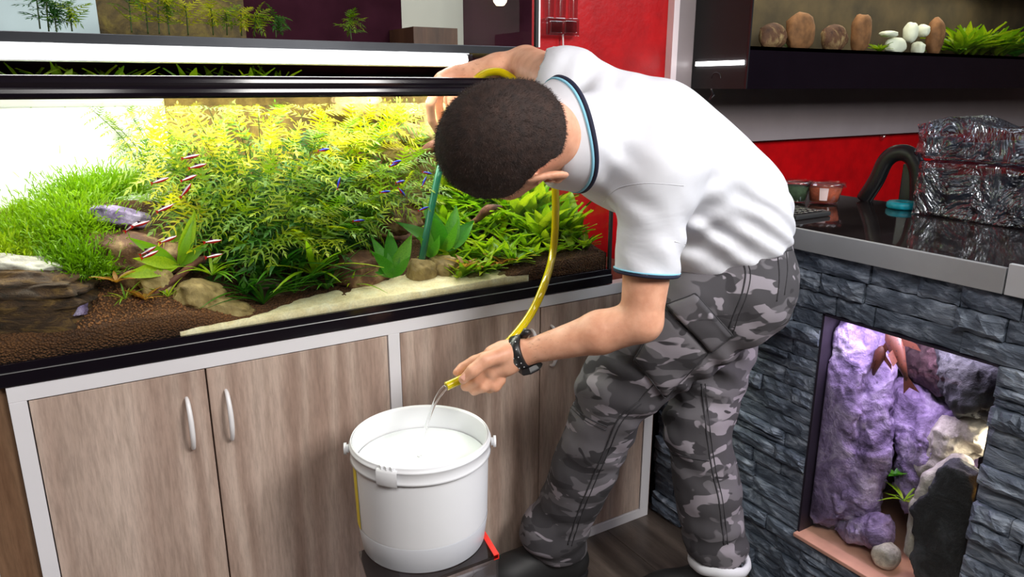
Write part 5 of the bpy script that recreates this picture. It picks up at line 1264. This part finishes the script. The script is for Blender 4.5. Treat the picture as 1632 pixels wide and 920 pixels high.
def sfold(p):
    # drapes: armpit fans, lower back rolls, chest pull lines
    d = .0035 * fbm(p * 6, 3)
    def wave(P, D, rad, fr, amp, seed):
        r = p - P; dist = np.linalg.norm(r, axis=1); return amp * np.exp(-(dist / rad) ** 2) * np.sin((p @ nz(D)) * fr + seed + 2.2 * fbm(p * 6 + seed, 2))
    d = d + wave(at(950, 270, 1.30), UP * .8 + RT * .6, .09, 130, .0026, 1) + wave(at(1090, 345, 1.36), UP * .9 - RT * .4, .10, 120, .0036, 2) + wave(at(1120, 270, 1.42), UP * .5 + RT * .85, .12, 70, .0028, 3)
    d = d + wave(at(925, 150, 1.36), RT * .9 - UP * .4, .09, 120, .0026, 4) + wave(at(1010, 370, 1.28), RT * .5 + UP * .8, .08, 120, .0024, 5) + wave(at(960, 190, 1.36), RT * .8 + UP * .5, .08, 95, .002, 7)
    w = np.exp(-(np.linalg.norm(p - at(1180, 350, 1.48), axis=1) / .13) ** 2); q = (p @ nz(UP * .9 + RT * .45)); d = d + w * .0055 * np.sin(q * 150 + 3 * fbm(p * 6 + 5, 2))
    w = np.exp(-(np.linalg.norm(p - at(1100, 370, 1.42), axis=1) / .09) ** 2); d = d + w * .005 * np.sin(q * 120 + 1 + 3 * fbm(p * 5, 2))
    w = np.exp(-(np.linalg.norm(p - at(1010, 390, 1.28), axis=1) / .09) ** 2); d = d + w * .003 * np.sin((p @ nz(UP + RT * .8)) * 130 + 3 * fbm(p * 6, 2))
    return d
f.displace(sfold, .03)
# hems: neck, sleeves, waist
def trim(P, N, C_, rad):
    sl, g = f.sub(np.array(C_), np.array(C_), rad); dd = np.linalg.norm(g - C_, axis=-1); v = (g - P) @ nz(N).astype(np.float32)
    f.d[sl] = np.where(dd < rad, np.maximum(f.d[sl], v), f.d[sl])
SL = nz(LEL - LSH); LCUT = LSH + (LEL - LSH) * .672; trim(LCUT, nz(SL), LCUT + SL * .03, .13)
SR = nz(REL - RSH); RCUT = at(857, 122, 1.49); trim(RCUT, nz(SR + np.array([-.35, 0, 0])), RCUT + SR * .05, .13)
CN = nz(nz(-.97 * r_ - .24 * w_) * math.cos(.35) + vw * math.sin(.35)); c0 = at(882, 222, 1.27); ND = CN; NCUT = c0 - CN * .020; trim(NCUT, ND, NCUT + ND * .07, .128)
HCUT = at(1165, 396, 1.585); HN = nz(HCUT - at(1120, 300, 1.54)); HN = nz(HN + np.array([.0, 0, -.55])); trim(HCUT, HN, HCUT + HN * .12, .30)
f.cap(LCUT - SL * .01, LCUT + SL * .08, .046, .050, .002, mode='sub'); f.cap(RCUT - SR * .05, RCUT + SR * .08, .050, .056, .004, mode='sub')
f.cap(NCUT - ND * .012, NCUT + ND * .05, .062, .066, .002, mode='sub')
f.cap(at(1170, 428, 1.6), HCUT - HN * .01, .118, .108, .004, side=LAT, wf=1.2, mode='sub')
sh = put('shirt', f.mesh('shirt_white', 1), man); sh['label'] = 'white short-sleeved polo shirt'
SB = BVHTree.FromPolygons([tuple(v) for v in f.V], [tuple(int(i) for i in q) for q in f.F])
def sseam(pts, r=.0007): 
    P = surf_line(SB, pts, .0002, 10)
    if P is not None: V, F = tube(P, r, 5); put('seam', mesh(V, F, 'shirt_white'), sh)
sseam([(962, 322), (985, 300), (1030, 292), (1090, 296)]); sseam([(1075, 385), (1130, 396), (1200, 396), (1262, 378)], .001)
# ring bands: collar, sleeve hems
def section(tree, P, N, n=56, r0=.085, grow=.0015):
    N = nz(N); e1 = nz(np.cross(N, [0, 0, 1.])); e2 = np.cross(N, e1); out = []
    for i in range(n):
        a = 2 * math.pi * i / n; d = e1 * math.cos(a) + e2 * math.sin(a); h, nn, _, dist = tree.ray_cast(Vector(P + d * r0), Vector(-d), r0)
        out.append(np.array(h) + d * grow if h is not None else None)
    rr = [np.linalg.norm(q - P) if q is not None else np.nan for q in out]; md = np.nanmedian(rr)
    rr = np.array([md if (np.isnan(x) or x > md * 1.35 or x < md * .65) else x for x in rr])
    for _ in range(2): rr = (np.roll(rr, 1) + rr * 2 + np.roll(rr, -1)) / 4
    return np.array([P + (e1 * math.cos(2 * math.pi * i / n) + e2 * math.sin(2 * math.pi * i / n)) * rr[i] for i in range(n)])
def band(name, tree, P, N, w, mat, parent, grow=.002, th=.0016, n=56):
    N = nz(N); A_ = section(tree, P - N * w / 2, N, n, grow=grow); B_ = section(tree, P + N * w / 2, N, n, grow=grow)
    cA = A_.mean(0); cB = B_.mean(0); V = list(A_) + list(B_) + [cB + (q - cB) * (1 - th / .06) for q in B_] + [cA + (q - cA) * (1 - th / .06) for q in A_]; F = []
    for k_ in range(4):
        for i in range(n): j = (i + 1) % n; a, b_ = k_ * n, ((k_ + 1) % 4) * n; F.append((a + i, a + j, b_ + j, b_ + i))
    return put(name, mesh(V, F, mat), parent)
def cuff_ring(name, s0, s1, r, th, mat):
    e1 = nz(np.cross(SL, [0, 0, 1.])); e2 = np.cross(SL, e1); n = 56; V = []; F = []
    for sx, rr in ((s0, r), (s0, r + th * .7), ((s0 + s1) / 2, r + th), (s1, r + th * .7), (s1, r)):
        for i in range(n): a = 2 * math.pi * i / n; V.append(LCUT + SL * sx + (e1 * math.cos(a) + e2 * math.sin(a)) * rr)
    for k_ in range(5):
        for i in range(n): j = (i + 1) % n; F.append((k_ * n + i, k_ * n + j, ((k_ + 1) % 5) * n + j, ((k_ + 1) % 5) * n + i))
    return put(name, mesh(V, F, mat), sh)
s1_ = cuff_ring('cuff_stripe', -.0072, -.0038, .053, .0082, 'stripe_sky'); s2_ = cuff_ring('cuff_stripe', -.0042, .0022, .051, .0105, 'stripe_navy')
s1_['label'] = 'thin light blue stripe'; s2_['label'] = 'navy stripe'
# collar: a folded stand from the neck outwards, leaning towards the shoulders
e2c = nz(w_ * .97 - r_ * .24); e2c = nz(e2c - CN * (e2c @ CN)); e1c = np.cross(CN, e2c)
def ringp(t_, s_, a, rx=.073, ry=.080):  # s_: along the neck, t_: outward
    return c0 + CN * s_ + e2c * math.cos(a) * (ry + t_) + e1c * math.sin(a) * (rx + t_)
def collar_strip(name, pr, mat, parent, n=64, a0=.35, a1=2 * math.pi - .35):
    V = []; F = []; m = len(pr)
    for i in range(n + 1):
        a = OPEN + a0 + (a1 - a0) * i / n
        for t_, s_ in pr: V.append(ringp(t_ + .0015 * math.sin(a * 5), s_, a))
    for i in range(n):
        for k_ in range(m): F.append((i * m + k_, i * m + (k_ + 1) % m, (i + 1) * m + (k_ + 1) % m, (i + 1) * m + k_))
    F.append(tuple(range(m))); F.append(tuple(n * m + k_ for k_ in range(m - 1, -1, -1))); return put(name, mesh(V, F, mat), parent)
tow = e1c if (e1c @ vw) > 0 else -e1c
OPEN = math.atan2(-(1 if (e1c @ vw) > 0 else -1), 0) + .5    # the opening lies at the throat, away from the camera
col_ = collar_strip('collar', [(-.007, .018), (-.004, .022), (.001, .019), (.010, .002), (.021, -.026), (.0225, -.032), (.0195, -.033), (.008, -.008), (.000, .002), (-.005, -.03), (-.009, -.03), (-.009, .005)], 'shirt_white', sh)
o = collar_strip('collar_stripe', [(.0190, -.0215), (.0210, -.0210), (.0222, -.0255), (.0200, -.0260)], 'stripe_sky', col_); o['label'] = 'thin light blue stripe'
o = collar_strip('collar_stripe', [(.0205, -.0262), (.0226, -.0258), (.0246, -.0325), (.0225, -.0340), (.019, -.0332)], 'stripe_navy', col_); o['label'] = 'navy stripe'

# ---- watch
wd_ = nz(LWR - LEL); wp = at(830, 561, 1.428); BB_ = BVHTree.FromObject(body, bpy.context.evaluated_depsgraph_get()) if False else None
def oval(c_, N, a_, b__, w, th, mat, name, parent, e1):
    N = nz(N); e1 = nz(e1 - N * (e1 @ N)); e2 = np.cross(N, e1); n = 40; V = []; F = []
    for k_, (dn, dr) in enumerate([(-w / 2, 0), (-w / 2 * .8, th), (w / 2 * .8, th), (w / 2, 0)]):
        for i in range(n): a = 2 * math.pi * i / n; V.append(c_ + N * dn + e1 * math.cos(a) * (a_ + dr) + e2 * math.sin(a) * (b__ + dr))
    for k_ in range(4):
        for i in range(n): j = (i + 1) % n; F.append((k_ * n + i, k_ * n + j, ((k_ + 1) % 4) * n + j, ((k_ + 1) % 4) * n + i))
    return put(name, mesh(V, F, mat), parent)
wt_ = oval(wp, wd_, .0292, .0300, .025, .005, 'black_rubber', 'watch_strap', man, w_); wt_['label'] = 'black rubber wristwatch'
cd_ = nz(-w_ * .75 - vw * .1 + RT * .1); cd_ = nz(cd_ - wd_ * (cd_ @ wd_)); cp = wp + cd_ * .033 + wd_ * -.006
V, F = tube([cp - cd_ * .004, cp + cd_ * .0035, cp + cd_ * .0055, cp + cd_ * .009, cp + cd_ * .010], [.021, .0245, .025, .023, .019], 8); put('watch_case', mesh(V, F, 'black_rubber', False), wt_)
V, F = tube([cp + cd_ * .010, cp + cd_ * .0106], .014, 24); put('watch_face', mesh(V, F, 'black_matte'), wt_)
for i in range(5):
    for s in (-1, 1):
        a = -.8 + i * .42; e2 = np.cross(wd_, cd_); q = wp + (vw * math.cos(a) + w_ * math.sin(a)); q = wp + nz((q - wp) - wd_ * ((q - wp) @ wd_)) * .0345 + wd_ * s * .005; V, F = tube([q, q + nz(q - wp) * .0012], .0013, 6); put('strap_stud', mesh(V, F, 'silver_light'), wt_)
V, F = tube([wp + w_ * .03 + wd_ * -.006, wp + w_ * .037 + wd_ * -.012, wp + w_ * .034 - wd_ * .02], [.008, .009, .005], 8); put('strap_loop', mesh(V, F, 'black_rubber'), wt_)

# ---- shoes
def shoe(ank, ball, toe, nm_label, sole='black_rubber', zz=0.0):
    ank = np.array(ank, float); ball = np.array(ball, float); toe = np.array(toe, float); s = Field(np.minimum.reduce([ank, ball, toe]) - .09, np.maximum.reduce([ank, ball, toe]) + .09, .004)
    dirv = nz((toe - ank) * [1, 1, 0]); heel = ank - dirv * .045; heel[2] = .045
    s.cap(ank + np.array([0, 0, .04]), heel, .042, .040, .03); s.cap(heel, ball, .042, .040, .03); s.cap(ball, toe, .042, .030, .03)
    s.cap(ank + np.array([0, 0, .02]), ball + np.array([0, 0, .01]), .042, .034, .04); s.cut((0, 0, .012), (0, 0, -1)); s.cap(ank + np.array([0, 0, .09]), ank + np.array([0, 0, .03]), .033, .03, .005, mode='sub')
    o = put('shoe', s.mesh('black_matte', 1), man); o['label'] = nm_label
    s2 = Field(np.minimum.reduce([ank, ball, toe]) - .09, np.maximum.reduce([ank, ball, toe]) + .09, .004)
    s2.cap(heel * [1, 1, 0] + [0, 0, .01], ball * [1, 1, 0] + [0, 0, .01], .047, .048, .02); s2.cap(ball * [1, 1, 0] + [0, 0, .01], toe * [1, 1, 0] + [0, 0, .01], .048, .034, .02)
    s2.cut((0, 0, .018), (0, 0, 1)); s2.cut((0, 0, .0008), (0, 0, -1)); put('sole', s2.mesh(sole, 1), o)
    for i in range(4):
        t_ = .25 + .17 * i; q = ank + (ball - ank) * t_ + np.array([0, 0, .052 - .004 * i]); sd_ = nz(np.cross(dirv, [0, 0, 1])); V, F = tube(catmull([q - sd_ * .025 - [0, 0, .006], q + [0, 0, .003], q + sd_ * .025 - [0, 0, .006]], 4), .0028, 6); put('lace', mesh(V, F, 'black_rubber'), o)
LA = LAN * [1, 1, 0] + np.array([0, 0, .075]); RA = RAN * [1, 1, 0] + np.array([0, 0, .075])
shoe(LA, LA + np.array([-.13, .02, -.030]), LA + np.array([-.20, .035, -.035]), 'black shoe pointing towards the cabinet')
shoe(RA, RA + np.array([-.09, .07, -.035]), RA + np.array([-.15, .12, -.04]), 'black shoe beside the stone counter')
def sock(C_, ax, r, z0, z1):
    V, F = tube([C_ * [1, 1, 0] + [0, 0, z0], C_ * [1, 1, 0] + [0, 0, (z0 + z1) / 2], C_ * [1, 1, 0] + [0, 0, z1]], [r, r * .96, r * .9], 24); o = put('sock', mesh(V, F, 'sock_white'), man); o['label'] = 'white sock'
sock(RA, 0, .050, .055, .16); sock(LA + np.array([.01, 0, 0]), 0, .048, .055, .12)
# white lining turned up at the right hem
hc_ = at(1146, 890, 1.765); hs_ = catmull([hc_ + np.array([.066 * math.cos(a), .066 * math.sin(a), .008 * math.sin(a * 2)]) for a in np.linspace(0, 6.28, 15)[:-1]], 3, True)
V, F = tube(hs_ + .004 * np.stack([pnoise(hs_ * 30 + k_) for k_ in (0, 7, 19)], -1), .009, 8, True, 1.6); o = put('hem_lining', mesh(V, F, 'sock_white'), man); o['label'] = 'white turned-up hem lining'
